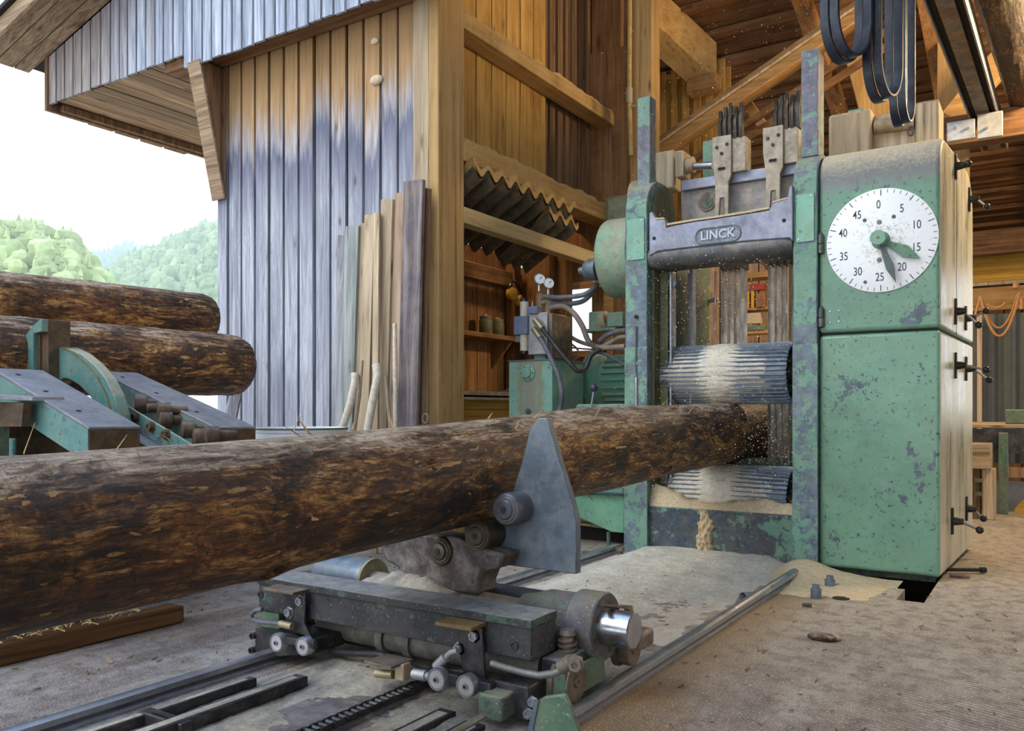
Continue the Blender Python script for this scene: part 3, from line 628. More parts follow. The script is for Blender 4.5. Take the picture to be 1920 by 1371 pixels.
dusty('lintel_beam', 'smooth yellowish lintel crossing in front of the corrugated sheets', 4.55, 6.75, X0 - .10, X0, 2.18, 2.29, 'lintel', lump=0) if 'lintel' in M else None
# corrugated fibre sheets of the little lean-to roof
M['corr'] = M['fibre']
def corrugated(name, label, xa, za, xb, zb, y0, y1, pitch, amp, group=None):
    vs, fs = [], []; n = int((y1 - y0) / pitch * 12); R = 8
    for i in range(n + 1):
        y = y0 + (y1 - y0) * i / n; h = amp * cos(2 * pi * (y - y0) / pitch)
        for r in range(R + 1):
            u = r / R; vs.append((xa + (xb - xa) * u, y, za + (zb - za) * u + h))
    for i in range(n):
        for r in range(R): a = i * (R + 1) + r; fs.append((a, a + 1, a + R + 2, a + R + 1))
    t = thing(name, label, 'roofing sheet', (xa, (y0 + y1) / 2, za), group)
    o = MB().add(vs, fs).sub('sheet', M['corr'], t, smooth=60); so = o.modifiers.new('s', 'SOLIDIFY'); so.thickness = .010
    vs2, fs2 = [], []
    for i in range(n + 1):
        y = y0 + (y1 - y0) * i / n; h = amp * cos(2 * pi * (y - y0) / pitch)
        for u, q in ((-.02, .010), (-.012, .060), (.06, .075), (.25, .016)):
            vs2.append((xa + (xb - xa) * u, y, za + (zb - za) * u + h + q * (1 + .6 * mnoise.noise((y * 9, u, 2)))))
    for i in range(n):
        for r in range(3): a = i * 4 + r; fs2.append((a, a + 1, a + 5, a + 4))
    MB().add(vs2, fs2).sub('dust_layer', M['dust_warm'], t, smooth=60)
corrugated('corrugated_sheet', 'upper dark corrugated sheet with dusty wavy edge above the lintel', X0 + .06, 2.52, X0 - .50, 2.20, 4.56, 6.0, .177, .034)
corrugated('corrugated_sheet', 'short corrugated sheet overlapping below the end of the wavy dusty edge', X0 + .03, 2.42, X0 - .45, 2.12, 5.62, 6.10, .177, .034)

# ------------------------------------------------------------------ inside the lean-to: shelf wall (x = -4.35), end wall (y = 6.8)
mb = MB(); y = 4.5
while y < 6.8: mb.box(-4.40, -4.375, y, y + .16, 0, 2.4); y += .168
struct(mb, 'wall_shed', M['red_z'], bevel=.003)
mb = MB(); x = -4.4
zz = [(0, 2.55)]
while x < -3.95: mb.box(x, x + .12, 6.85, 6.875, 0, 2.3); x += .125
mb.box(-4.4, -3.02, 6.85, 6.88, 0, 1.05)
# boards above and beside the bright shed window (px 1065-1130)
A = W(1066, 540, y=6.85); B = W(1140, 660, y=6.85)
mb.box(-3.95, A.x, 6.85, 6.88, 0, 4.2); mb.box(A.x, B.x, 6.85, 6.88, A.z, 4.2); mb.box(B.x, -3.02, 6.85, 6.88, 0, 4.2); mb.box(A.x, B.x, 6.85, 6.88, 0, B.z)
struct(mb, 'wall_end', M['red_z'])
mb = MB(); fw = .05
mb.box(A.x - .02, A.x + .03, 6.82, 6.86, B.z - .03, A.z + .03); mb.box(B.x - .03, B.x + .05, 6.82, 6.86, B.z - .03, A.z + .03)
mb.box(A.x, B.x, 6.82, 6.86, A.z - .02, A.z + .04); mb.box(A.x, B.x, 6.82, 6.86, B.z - .04, B.z + .02)
wf = struct(mb, 'window_2', M['beam_x'])
gm = NT('window_glass'); gm.b.inputs['Transmission Weight'].default_value = 1; gm.b.inputs['Roughness'].default_value = .05; gm.b.inputs['IOR'].default_value = 1.1
gm.b.inputs['Base Color'].default_value = (.95, .97, 1, 1)
tag(MB().box(A.x, B.x, 6.862, 6.866, B.z, A.z).build('window_3', gm.m), kind='structure')
timber('shed_beam', 'dark red horizontal timber under the corrugated sheets', 'red_y', lambda b: b.box(-4.37, -4.28, 4.5, 6.8, 2.08, 2.22), (-4.3, 5.6, 2.08))
timber('shed_post', 'red brown post standing left of the two pressure gauges', 'red_z', lambda b: b.box(W(1003, 500, y=6.6).x, W(1030, 500, y=6.6).x, 6.6, 6.72, 0, 2.4), (-3.9, 6.6, 0), 'posts of the lean-to', 'post')
timber('shed_post', 'red brown post right behind the pressure gauges, left of the bright window', 'red_z', lambda b: b.box(W(1040, 500, y=6.7).x, W(1062, 500, y=6.7).x, 6.7, 6.82, 0, 2.4), (-3.5, 6.7, 0), 'posts of the lean-to', 'post')
timber('shed_post', 'narrow dark post at the end of the small shelf', 'red_z', lambda b: b.box(-4.36, -4.26, 6.62, 6.74, 0, 2.3), (-4.3, 6.7, 0), 'posts of the lean-to', 'post')
# shelf with jars
sh = thing('wall_shelf', 'small wooden shelf with two jars on the red boards of the lean-to', 'shelf', (-4.25, 5.9, 1.55))
MB().box(-4.37, -4.12, 5.1, 6.62, 1.545, 1.585).sub('board', M['red_y'], sh, bevel=.004)
MB().prism([(-4.37, 6.4, 1.30), (-4.37, 6.4, 1.545), (-4.15, 6.4, 1.545)], (0, .03, 0)).sub('bracket', M['red_z'], sh)
for px, h, lab in ((911, .155, 'round greenish jar with dark lid, left one on the shelf'), (933, .145, 'round greenish jar, right one on the shelf beside its twin')):
    c = W(px, 605, x=-4.24); t = thing('jar', lab, 'jar', (c.x, c.y, 1.585), 'jars on the small shelf')
    MB().lathe((c.x, c.y, 1.586), (0, 0, 1), [(0, .055), (.01, .062), (h - .03, .062), (h - .01, .052)], 20).sub('glass_body', M['olive'], t)
    MB().lathe((c.x, c.y, 1.586 + h - .012), (0, 0, 1), [(0, .056), (.022, .056), (.026, .03), (.04, .02)], 20).sub('lid', M['rusty'], t)
# hanging ear defenders
c = W(953, 552, x=-4.25); t = thing('ear_defenders', 'yellow ear defenders hanging beside the shelf post', 'ear defenders', c)
MB().lathe(c + Vector((.05, -.02, 0)), (1, -.3, 0), [(-.03, .03), (-.02, .055), (.0, .06), (.03, .055), (.04, .03)], 20).sub('ear_cup', M['yellow'], t)
MB().lathe(c + Vector((.05, .10, -.05)), (1, .3, 0), [(-.03, .03), (-.02, .05), (.0, .055), (.03, .05), (.04, .03)], 20).sub('ear_cup', M['yellow'], t)
MB().tube([c + Vector((.05, -.06 + .09 * (1 - cos(q)), .02 + .10 * sin(q))) for q in [i * pi / 10 for i in range(11)]], .012, 8).sub('headband', M['black'], t)
# bench under the shelf
t = thing('workbench', 'yellow painted workbench with pale lipped top inside the lean-to', 'workbench', (-3.9, 5.6, 0))
ben = m_wood('yellow_bench_paint', (.46, .27, .05), (.58, .36, .09), 'y', knots=False, var=.1)
MB().box(-4.35, -3.55, 4.75, 6.3, 0, .92).sub('body', ben, t, bevel=.005)
MB().box(-4.35, -3.52, 4.72, 6.35, 1.02, 1.05).box(-4.35, -3.50, 4.72, 6.35, .985, 1.005).sub('worktop', M['pale_z'], t, bevel=.004)
MB().box(-4.33, -3.54, 4.74, 6.33, .92, .985).sub('drawer_rail', ben, t)
MB().box(-4.35, -3.53, 4.72, 6.35, .80, .82).sub('ledge', M['pale_z'], t)
c = W(925, 712, z=1.05); t = thing('rag', 'crumpled grey brown rag lying on the lean-to bench', 'rag', (-3.8, 5.75, 1.05))
mb = MB(); vs, fs = [], []; N = 14
for j in range(N + 1):
    for i in range(N + 1):
        u, v_ = i / N - .5, j / N - .5; q = max(0, 1 - (2*u)**2) * max(0, 1 - (2*v_)**2)
        vs.append((-3.72 + u * .26, 5.9 + v_ * .42, 1.052 + q * (.07 + .07 * mnoise.noise((u * 8, v_ * 8, 3)))))
for j in range(N):
    for i in range(N): a = j*(N+1)+i; fs.append((a, a+1, a+N+2, a+N+1))
mb.add(vs, fs).sub('cloth', M['fibre'], t, smooth=60)

# ------------------------------------------------------------------ hall corner behind: planks, post, pipe
mb = MB(); x = X0 - .05
while x < -3.2: mb.box(x, x + .19, 6.99, 7.02, 1.6, 4.86); x += .196
struct(mb, 'wall_corner', M['wood_red'] if 'wood_red' in M else M['red_z'])
P0, P1 = W(1181, 100, y=6.62), W(1222, 100, y=6.62)
timber('hall_post', 'squared yellow brown post left of the slatted gap, behind the saw', 'beam_z', lambda b: b.box(P0.x, P1.x, 6.62, 6.80, 0, 4.85), (P0.x, 6.78, 0), None, 'post')
A, B = W(1112, 60, y=6.96), W(1135, 60, y=6.96)
timber('hall_post', 'dark red plank post in the corner where the upper rail ends', 'red_z', lambda b: b.box(A.x, W(1168, 60, y=6.96).x, 6.93, 6.985, 0, 4.8), (A.x, 6.93, 0), None, 'post')
# hanging pipe with tee
t = thing('conduit_pipe', 'thin yellow pipe running down the corner post with a joint', 'pipe', W(1181, 250, y=6.85))
a, b, c = W(1181, -20, y=6.5), W(1180, 172, y=6.5), W(1183, 292, y=6.5)
MB().cyl(a, b, .020, n=10).cyl(b, c, .020, n=10).sub('tube', M['pipe'] if 'pipe' in M else M['yellow'], t)
MB().cyl(b + Vector((0, 0, .03)), b - Vector((0, 0, .10)), .029, n=10).cyl(b - Vector((0, 0, .12)), W(1203, 200, y=6.5), .012, n=8).sub('joint', M['pale_z'], t)
# big squared beam towards the viewer and the long sloping timber with its conduit
t = thing('tie_beam', 'massive boarded beam sloping back under the roof to the long sloping timber', 'beam', W(1300, 110, y=7.5))
n0, n1 = W(1222, 36, y=7.13), W(1345, 148, y=7.95); lf = Vector((-.27, 0, -.02)); upv = Vector((0, 0, .36))
MB().prism([n0, n0 + lf, n0 + lf + upv, n0 + upv], n1 - n0).sub('timber', M['beam_y'], t, bevel=.015)
MB().prism([n1 + lf * 1.05 + Vector((0, -.1, .04)), n1 + Vector((.02, -.1, .04)), n1 + Vector((.02, -.1, -.10)), n1 + lf * 1.05 + Vector((0, -.1, -.10))], (0, .18, 0)).sub('end_block', M['beam_x'], t, bevel=.015)
a, b = W(1225, 290, y=7.5), W(1640, 5, y=7.5)
t = thing('sloping_timber', 'long sloping roof timber rising to the right behind the saw', 'beam', a)
MB().bar(a, b, .16, .17).sub('timber', M['beam_x'], t, bevel=.01)
off = Vector((0, -.10, .025)); MB().cyl(a + off, b + off, .013, n=10).sub('conduit', M['pale_z'], t)
MB().bar(a + Vector((.25, -.02, -.20)), b + Vector((.25, -.02, -.20)), .10, .03).bar(a + Vector((.3, .02, -.28)), b + Vector((.3, .02, -.28)), .10, .03).sub('cable_tray', M['red_x'], t)
a, b = W(1400, 190, y=7.9), W(1440, 262, y=7.9)
timber('knee_brace', 'short slanted brace below the sloping timber', 'beam_x', lambda m: m.bar(W(1395, 185, y=7.8), W(1452, 268, y=7.8), .1, .09), a, None, 'brace')
# slatted back opening
mb = MB(); x = W(1215, 200, y=8.1).x
while x < W(1362, 200, y=8.1).x: mb.box(x, x + .07, 8.1, 8.125, 2.4, 4.42); x += .125
mb.box(W(1210, 200, y=8.1).x, W(1362, 200, y=8.1).x, 8.22, 8.24, 2.4, 4.38)
struct(mb, 'wall_slats', M['wood_in'])
# roof of the hall: boards with battens, sloping down to the back
def rz(y): return 5.2 - (y - 6.0) * .333
mb = MB(); y = 4.15
mb.prism([(-3.6, 3.9, rz(3.9) + .05), (7, 3.9, rz(3.9) + .05), (7, 13.2, rz(13.2) + .05), (-3.6, 13.2, rz(13.2) + .05)], (0, 0, .05))
while y < 13:
    z = rz(y); mb.box(-3.6, 7, y, y + .13, z - .02, z + .03); mb.box(-3.6, 7, y + .22, y + .26, z - .055, z + .03); y += .37
struct(mb, 'ceiling', M['red_x'])
mb = MB()
for x in (-1.9, -.95, -.1, .9, 2.2):
    mb.prism([(x, 3.9, rz(3.9) - .24), (x + .12, 3.9, rz(3.9) - .24), (x + .12, 13, rz(13) - .24), (x, 13, rz(13) - .24)], (0, 0, .19))
struct(mb, 'trim_11', M['red_y'])
# unseen right wall, gateway and porch roof, added so daylight comes from the left
mb = MB()
for (ya, yb, za, zb) in ((-4, 4.6, 0, 4.9), (9.2, 12.7, 0, 4.3), (4.6, 9.2, 3.0, 4.3)): mb.box(4.5, 4.55, ya, yb, za, zb)
struct(mb, 'wall_right_added', M['red_z'])
mb = MB(); mb.box(-.9, 4.6, -4, 3.85, 4.85, 4.95)
struct(mb, 'ceiling_porch_added', M['red_x'])
# back wall
mb = MB(); x = -4.5
while x < 6.5:
    if x > -.1 and x < 2.5: mb.box(x, x + .18, 12.6, 12.63, 0, .55)  # unseen window opening, added to brighten the blades and cabinet side
    else: mb.box(x, x + .18, 12.6, 12.63, 0, 3.6)
    x += .2
mb.box(-4.5, -.1, 12.66, 12.68, 0, 3.6); mb.box(2.6, 6.5, 12.66, 12.68, 0, 3.6); mb.box(-.1, 2.6, 12.66, 12.68, 0, .55)
for xx in (-.12, 1.2, 2.55): mb.box(xx, xx + .08, 12.58, 12.64, .55, 3.0)
struct(mb, 'wall_back', M['red_z'])
# pieces of the hall seen right of the cabinet
timber('back_post', 'broad orange wooden post behind the hanging belts', 'beam_z', lambda b: b.box(W(1757, 100, y=8.3).x, W(1815, 100, y=8.3).x, 8.3, 8.5, 0, 4.3), (-.9, 8.3, 0), None, 'post')
timber('back_post', 'narrow slanting timber left behind the belts', 'beam_z', lambda b: b.bar(W(1612, 100, y=8.4), W(1650, 240, y=8.4), .26, .1, up=(0, 1, 0)), W(1650, 240, y=8.4), None, 'post')
timber('roof_brace', 'diagonal dusty brace rising right behind the steel track', 'beam_x', lambda b: b.bar(W(1785, 225, y=8.1), W(1905, 80, y=8.1), .12, .2), W(1785, 225, y=8.1), None, 'brace')
timber('cross_timber', 'dark horizontal timber below the bark covered roof log', 'timber_x' if 'timber_x' in M else 'red_x', lambda b: b.box(-1.6, .8, 7.55, 7.73, W(1880, 258, y=7.55).z, W(1880, 202, y=7.55).z), (-.4, 7.55, 3.1))
timber('rail_timber', 'yellow painted crossbeam above the grey curtain', 'yellow_x', lambda b: b.box(-2.2, -.1, 11.9, 12.1, W(1880, 527, y=11.9).z, W(1880, 476, y=11.9).z), (-.5, 11.9, 2.6)) if 'yellow_x' in M else None
t = thing('rough_lintel', 'rough brown beam above the yellow crossbeam at the back right', 'beam', W(1870, 470, y=11.4))
MB().box(-2.2, -.1, 11.4, 11.6, W(1880, 474, y=11.4).z, W(1880, 428, y=11.4).z).sub('timber', M['red_x'], t, bevel=.02)
t = thing('pale_batten', 'pale batten and board right under the yellow crossbeam', 'batten', W(1870, 540, y=11.7))
MB().box(-2.2, -.1, 11.7, 11.75, W(1880, 533, y=11.7).z, W(1880, 527, y=11.7).z).sub('strip', M['pale_z'], t)
MB().box(-2.2, -.1, 11.72, 11.8, W(1880, 580, y=11.7).z, W(1880, 537, y=11.7).z).sub('board', M['beam_x'], t)
# round bark covered roof log
def roundlog(name, label, p0, p1, r0, r1, mat, seed, group=None, n=72, rings=140, lump=.05, cat='log'):
    p0, p1 = Vector(p0), Vector(p1); d = (p1 - p0); L = d.length; d.normalize(); a = d.orthogonal().normalized(); b = d.cross(a); vs, fs = [], []
    for j in range(rings + 1):
        t = j / rings; e = min(1, min(t, 1 - t) * L / .02); rr_ = (r0 + (r1 - r0) * t) * (.93 + .07 * e)
        c = p0 + d * L * t + Vector((0, 0, .006 * sin(t * 5 + seed)))
        for i in range(n):
            q = 2 * pi * i / n; s = Vector((cos(q) * 1.6, t * L * 1.6, sin(q) * 1.6 + seed))
            h = 1 + lump * mnoise.noise(s) + lump * .35 * mnoise.noise(s * 3.1) + .03 * mnoise.noise(s * 6) + .022 * mnoise.noise(Vector((s.x * 9, s.y * 3, s.z * 9)))
            kn = mnoise.voronoi(Vector((q * .8 + seed, t * L * 1.3, 0)))[0][0]; h += .05 * max(0, 1 - kn * 9)
            vs.append(c + (a * cos(q) + b * sin(q)) * rr_ * h)
    for j in range(rings):
        for i in range(n): k = (i + 1) % n; fs.append((j*n+i, j*n+k, (j+1)*n+k, (j+1)*n+i))
    t = thing(name, label, cat, (p0 + p1) / 2, group)
    MB().add(vs, fs).sub('bark', mat, t, smooth=80)
    MB().add([vs[i] - d * .001 for i in range(n)], [tuple(reversed(range(n)))]).sub('cut_end', M['cut'], t, smooth=0)
    MB().add([vs[rings*n+i] + d * .001 for i in range(n)], [tuple(range(n))]).sub('cut_end', M['cut'], t, smooth=0)
    return t
roundlog('roof_log', 'bark covered round log under the roof at top right', W(1868, -30, v=4.9) * 1.5 - W(1925, 190, v=6.6) * .5, W(1925, 190, v=6.6), .135, .115, M['bark_roof'], 4, rings=90, cat='beam')
# steel hoist track
a, b = W(1772, 5, z=3.20), W(1866, 282, z=3.20)
a = a + (a - b).normalized() * .6
t = thing('hoist_track', 'grey steel track with two dark slots hanging below the roof', 'rail', (a + b) / 2)
d = (b - a).normalized(); s = Vector((0, 0, 1)).cross(d).normalized()
def trk(o0, o1, z0, z1): return MB().prism([a + s*o0 + Vector((0,0,z0)), a + s*o1 + Vector((0,0,z0)), a + s*o1 + Vector((0,0,z1)), a + s*o0 + Vector((0,0,z1))], b - a)
trk(-.045, .045, .0, .012).sub('web', M['rusty'], t); 
for q in (-1, 1): trk(q*.098, q*.088, -.01, .10).sub('flange', M['steel'], t); trk(q*.085, q*.05, .03, .04).sub('slot', M['dark'], t)
trk(-.1, .1, .10, .112).sub('top_plate', M['rusty'], t)
# galvanised channel
A, B = W(1775, 250, y=7.3), W(1880, 240, y=7.3)
t = thing('galvanised_channel', 'short galvanised steel channel across the end of the track', 'bracket', A)
MB().box(A.x, W(1828, 240, y=7.3).x, 7.30, 7.34, W(1800, 262, y=7.3).z, W(1800, 226, y=7.3).z).box(W(1832, 240, y=7.3).x, B.x, 7.30, 7.34, W(1850, 258, y=7.3).z, W(1850, 212, y=7.3).z).sub('plate', M['galv'], t, bevel=.004)
for px in (1790, 1815, 1850): MB().cyl(W(px, 240, y=7.3), W(px, 240, y=7.27), .012, n=8).sub('bolt', M['steel'], t)
# ================================================================== THE LOG BEING SAWN
LOG_PTS = [(-1.95, .60), (0.0, .62), (1.4, .648), (2.3, .675), (3.2, .722), (4.6, .757), (6.4, .79)]
def log_z(y):
    for (a, za), (b, zb) in zip(LOG_PTS, LOG_PTS[1:]):
        if a <= y <= b: return za + (zb - za) * (y - a) / (b - a)
    return LOG_PTS[-1][1]
def main_log():
    rings, n = 420, 120; vs, fs = [], []; y0, y1 = -1.9, 6.3
    knots = [(1.42, -.9, .07, .05), (.55, .9, .05, .03), (2.9, -.5, .05, .03), (3.9, -.7, .06, .05), (4.5, .3, .05, .03), (2.0, .4, .05, .03), (-.2, -.3, .06, .04)]
    for j in range(rings + 1):
        y = y0 + (y1 - y0) * j / rings; R = .178 + .004 * (y - 1) ; e = min(1, (y1 - y) / .04, (y - y0) / .04); R *= .92 + .08 * e
        cz = log_z(y); cx = -1.75 + .008 * sin(y * 1.7)
        for i in range(n):
            q = 2 * pi * i / n; ax, az = cos(q), sin(q); s = Vector((ax * 1.3, y * 1.1, az * 1.3))
            h = 1 + .055 * mnoise.noise(s) + .022 * mnoise.noise(s * 2.7) + .014 * mnoise.noise(Vector((ax * 9, y * 3.5, az * 9))) + .007 * mnoise.noise(Vector((ax * 22, y * 9, az * 22)))
            for (ky, kq, kr, kh) in knots:
                dq = (q - kq + pi) % (2 * pi) - pi; d = sqrt((y - ky) ** 2 + (dq * R) ** 2)
                if d < kr * 2: h += kh * 1.6 * (max(0, 1 - d / (kr * 2)) ** 2) - (kh * 2.4 if d < kr * .35 else 0)
            vs.append((cx + ax * R * h, y, cz + az * R * h))
    for j in range(rings):
        for i in range(n): k = (i + 1) % n; fs.append((j*n+i, (j+1)*n+i, (j+1)*n+k, j*n+k))
    t = thing('spruce_log', 'long barked log running across the picture into the frame saw', 'log', (-1.75, 2.2, .67))
    MB().add(vs, fs).sub('bark', M['bark'], t, smooth=80)
    for b in (0, rings): MB().add(vs[b*n:(b+1)*n], [tuple(range(n))]).sub('cut_end', M['cut'], t, smooth=0)
    # torn bark flakes and fibres
    mb = MB(); rr = random.Random(5)
    for _ in range(90):
        y = rr.uniform(.2, 4.6); q = rr.uniform(.2, 2.6) if rr.random() < .7 else rr.uniform(-1.6, .2); R = .181 + .004 * (y - 1)
        p = Vector((-1.75 + cos(q) * R, y, log_z(y) + sin(q) * R)); nrm = Vector((cos(q), 0, sin(q))); L = rr.uniform(.02, .07)
        d = (Vector((0, rr.uniform(-1, 1), 0)) + nrm * rr.uniform(.1, .6)).normalized(); wv = d.cross(nrm).normalized() * rr.uniform(.001, .006)
        mb.add([p - wv, p + wv, p + d * L + wv * .3, p + d * L - wv * .3, p - wv + nrm * .002, p + wv + nrm * .002], [(0, 1, 2, 3), (4, 5, 2, 3)])
    tag(mb.sub('bark_shreds', M['shred'], t, smooth=0), kind='stuff')
    return t
M['shred'] = m_flat('bark_fibre', (.42, .26, .12), .8)
main_log()

# ================================================================== FRAME SAW
saw = thing('frame_saw', 'green frame saw with fluted feed rollers taking in the long log', 'saw', (-1.68, 5.0, 0))
G = M['green_worn']
def arch_profile(x0, x1, yf, yb, ztop, r):
    pts = [(yf, 0)] + [(yf + r - r * cos(a), ztop - r + r * sin(a)) for a in [i * pi / 2 / 8 for i in range(9)]]
    pts += [(yb - .13 + .13 * sin(a), ztop - .13 + .13 * cos(a)) for a in [i * pi / 2 / 6 for i in range(7)]] + [(yb, 0)]
    return MB().prism([(x0, y, z) for y, z in pts], (x1 - x0, 0, 0))
MB_ = arch_profile(-2.28, -2.13, 4.85, 5.28, 2.39, .22); MB_.sub('upright', G, saw, bevel=.006)
arch_profile(-1.2325, -1.10, 4.85, 5.2, 2.39, .20).sub('upright', G, saw, bevel=.006)
# guard arches and screwed cover plates on the uprights
arch_profile(-2.128, -2.115, 4.93, 5.27, 2.37, .20).sub('side_guard', M['olive'], saw)
def plate(x0, x1, z0, z1, y, par, mat=G, scr=True, t=.008, nm='cover_plate'):
    p = MB().box(x0, x1, y - t, y + .001, z0, z1).sub(nm, mat, par, bevel=.002)
    if scr:
        for (sx, sz) in ((x0 + .016, z0 + .016), (x1 - .016, z1 - .016)): MB().lathe((sx, y - t, sz), (0, -1, 0), [(0, .007), (.003, .006), (.004, 0)], 10).sub('screw', M['steel'], p, org=saw['_o'])
    return p
def sc(o): return o
plate(-2.265, -2.145, 1.86, 2.12, 4.85, saw, M['green_tank'])
plate(-1.215, -1.115, 1.86, 2.13, 4.85, saw, M['green_tank'])
plate(-2.283, -2.127, -.0, 1.31, 4.85, saw, G, False, .004)
plate(-1.235, -1.097, .36, 1.28, 4.85, saw, G, False, .004); plate(-1.237, -1.095, 0.0, .40, 4.85, saw, G, False, .010)
plate(-2.285, -2.125, 0.0, .46, 4.85, saw, G, False, .008)
MB().cyl((-2.20, 4.85, 1.50), (-2.20, 4.838, 1.50), .012, n=12).sub('hole', M['dark'], saw)
MB().cyl((-2.20, 4.845, .80), (-2.20, 4.845, 1.08), .012, n=10).lathe((-2.2, 4.845, 1.08), (0, 0, 1), [(0, .016), (.03, .01), (.06, .002)], 10).sub('guide_rod', M['steel'], saw)
mb = MB()
for i in range(34): mb.box(-2.206, -2.194, 4.838, 4.85, 1.02 + i * .0125, 1.026 + i * .0125)
mb.sub('height_scale', M['ink'], saw)
# square posts above the uprights
MB().box(-2.264, -2.175, 5.0, 5.10, 2.37, 2.946).sub('square_post', M['green_post'], saw, bevel=.004)
MB().box(-1.212, -1.118, 4.95, 5.10, 2.37, 2.985).sub('square_post', M['green_post'], saw, bevel=.004)
# inner guide faces seen through the opening
for (a, b, m) in ((-2.115, -2.06, 'olive'), (-2.05, -2.035, 'steel')): MB().box(a, b, 5.02, 5.10, .3, 1.80).sub('guide', M[m], saw, bevel=.003)
MB().box(-2.02, -2.0, 5.30, 5.36, .3, 1.85).sub('guide', M['steel'], saw); MB().box(-1.32, -1.235, 5.26, 5.32, 1.25, 1.85).sub('guide', M['green_dark'], saw)
c = W(1296, 590, y=5.42); MB().box(c.x - .022, c.x + .022, 5.41, 5.45, .9, 1.84).sub('guide', M['bright'], saw)
c = W(1341, 590, y=5.42); MB().cyl((c.x, 5.42, .9), (c.x, 5.42, 1.84), .006, n=8).sub('tie_rod', M['steel'], saw)
# cast crossbeam with the maker's name
def PX(px, py, y): return tuple(W(px, py, y=y))
out = [(1217, 480), (1217, 400), (1222, 396), (1230, 412), (1246, 411), (1249, 428), (1258, 424), (1300, 416), (1350, 409), (1400, 401), (1442, 394), (1449, 381), (1476, 373), (1480, 349), (1486, 347), (1486, 452), (1480, 446), (1400, 452), (1300, 463), (1233, 471)]
P = [W(px, py, y=4.82) for px, py in out]
crossb = MB().prism(P, (0, .05, 0)).sub('crossbeam', M['cast'], saw, bevel=.006)
ped = [W(px, py, y=4.82) for px, py in [(1224, 470), (1224, 425), (1258, 428), (1350, 413), (1445, 398), (1484, 385), (1484, 448), (1300, 466)]]
MB().prism([p + Vector((0, .05, 0)) for p in ped], (0, .20, 0)).sub('beam_body', M['cast'], crossb, org=saw['_o'], bevel=.01)
MB().lathe((-2.12, 4.90, 1.868), (1, 0, 0), [(0, .062), (.05, .074), (.44, .076), (.83, .074), (.885, .062)], 32).sub('lower_lip', M['cast_dark'], crossb, org=saw['_o'])
MB().box(-2.13, -1.24, 4.90, 5.06, 1.80, 1.87).sub('beam_foot', M['cast_dark'], crossb, org=saw['_o'], bevel=.02)
for px, py in ((1226.5, 447), (1470, 413.5)):
    c = W(px, py, y=4.82); MB().cyl(c, c - Vector((0, .002, 0)), .011, n=14).sub('hole', M['dark'], crossb, org=saw['_o'])
lc = Vector((-1.662, 4.818, 1.952)); hw, hh = .138, .046
def stadium(hw, hh, n=12):
    return [(hw - hh + hh * sin(a), hh * cos(a)) for a in [i * pi / n for i in range(n + 1)]] + [(-(hw - hh) - hh * sin(a), -hh * cos(a)) for a in [i * pi / n for i in range(n + 1)]]
MB().tube([lc + Vector((u, -.002, w_)) for u, w_ in stadium(hw, hh)], .0045, 8, closed=True).sub('badge_rim', M['green_logo'], crossb, org=saw['_o'])
MB().prism([lc + Vector((u, .001, w_)) for u, w_ in stadium(hw - .003, hh - .003)], (0, -.0015, 0)).sub('badge', M['badge'], crossb, org=saw['_o'])
def text_mesh(name, body, size, pos, mat, parent, ext=.001, sx=1.0, rotz=0, bold=0):
    c = bpy.data.curves.new(name, 'FONT'); c.body = body; c.size = size; c.extrude = ext; c.align_x = 'CENTER'; c.align_y = 'CENTER'; c.offset = bold
    o = bpy.data.objects.new(name, c); me = bpy.data.meshes.new_from_object(o); bpy.data.objects.remove(o)
    vs = [Vector(pos) + Vector((v.co.x * sx, -v.co.z, v.co.y)) for v in me.vertices]; fs = [tuple(p.vertices) for p in me.polygons]
    return vs, fs
vs, fs = text_mesh('lettering', 'LINCK', .073, lc + Vector((0, -.004, -.0)), None, None, ext=.004, sx=1.0, bold=.0016)
MB().add(vs, fs).sub('lettering', M['cast_light'], crossb, org=saw['_o'], smooth=0)
# thin dust line lying on top of the casting
mb = MB(); tp = [(1252, 423), (1300, 415), (1350, 408), (1400, 400), (1444, 392)]
for (a, b) in zip(tp, tp[1:]): mb.bar(W(*a, y=4.835) + Vector((0, 0, .004)), W(*b, y=4.835) + Vector((0, 0, .004)), .035, .012)
mb.bar(W(1450, 380, y=4.835), W(1478, 372, y=4.835), .03, .01); mb.bar(W(1229, 411, y=4.835), W(1246, 410, y=4.835), .03, .01)
mb.sub('settled_dust', M['sawdust'], saw)
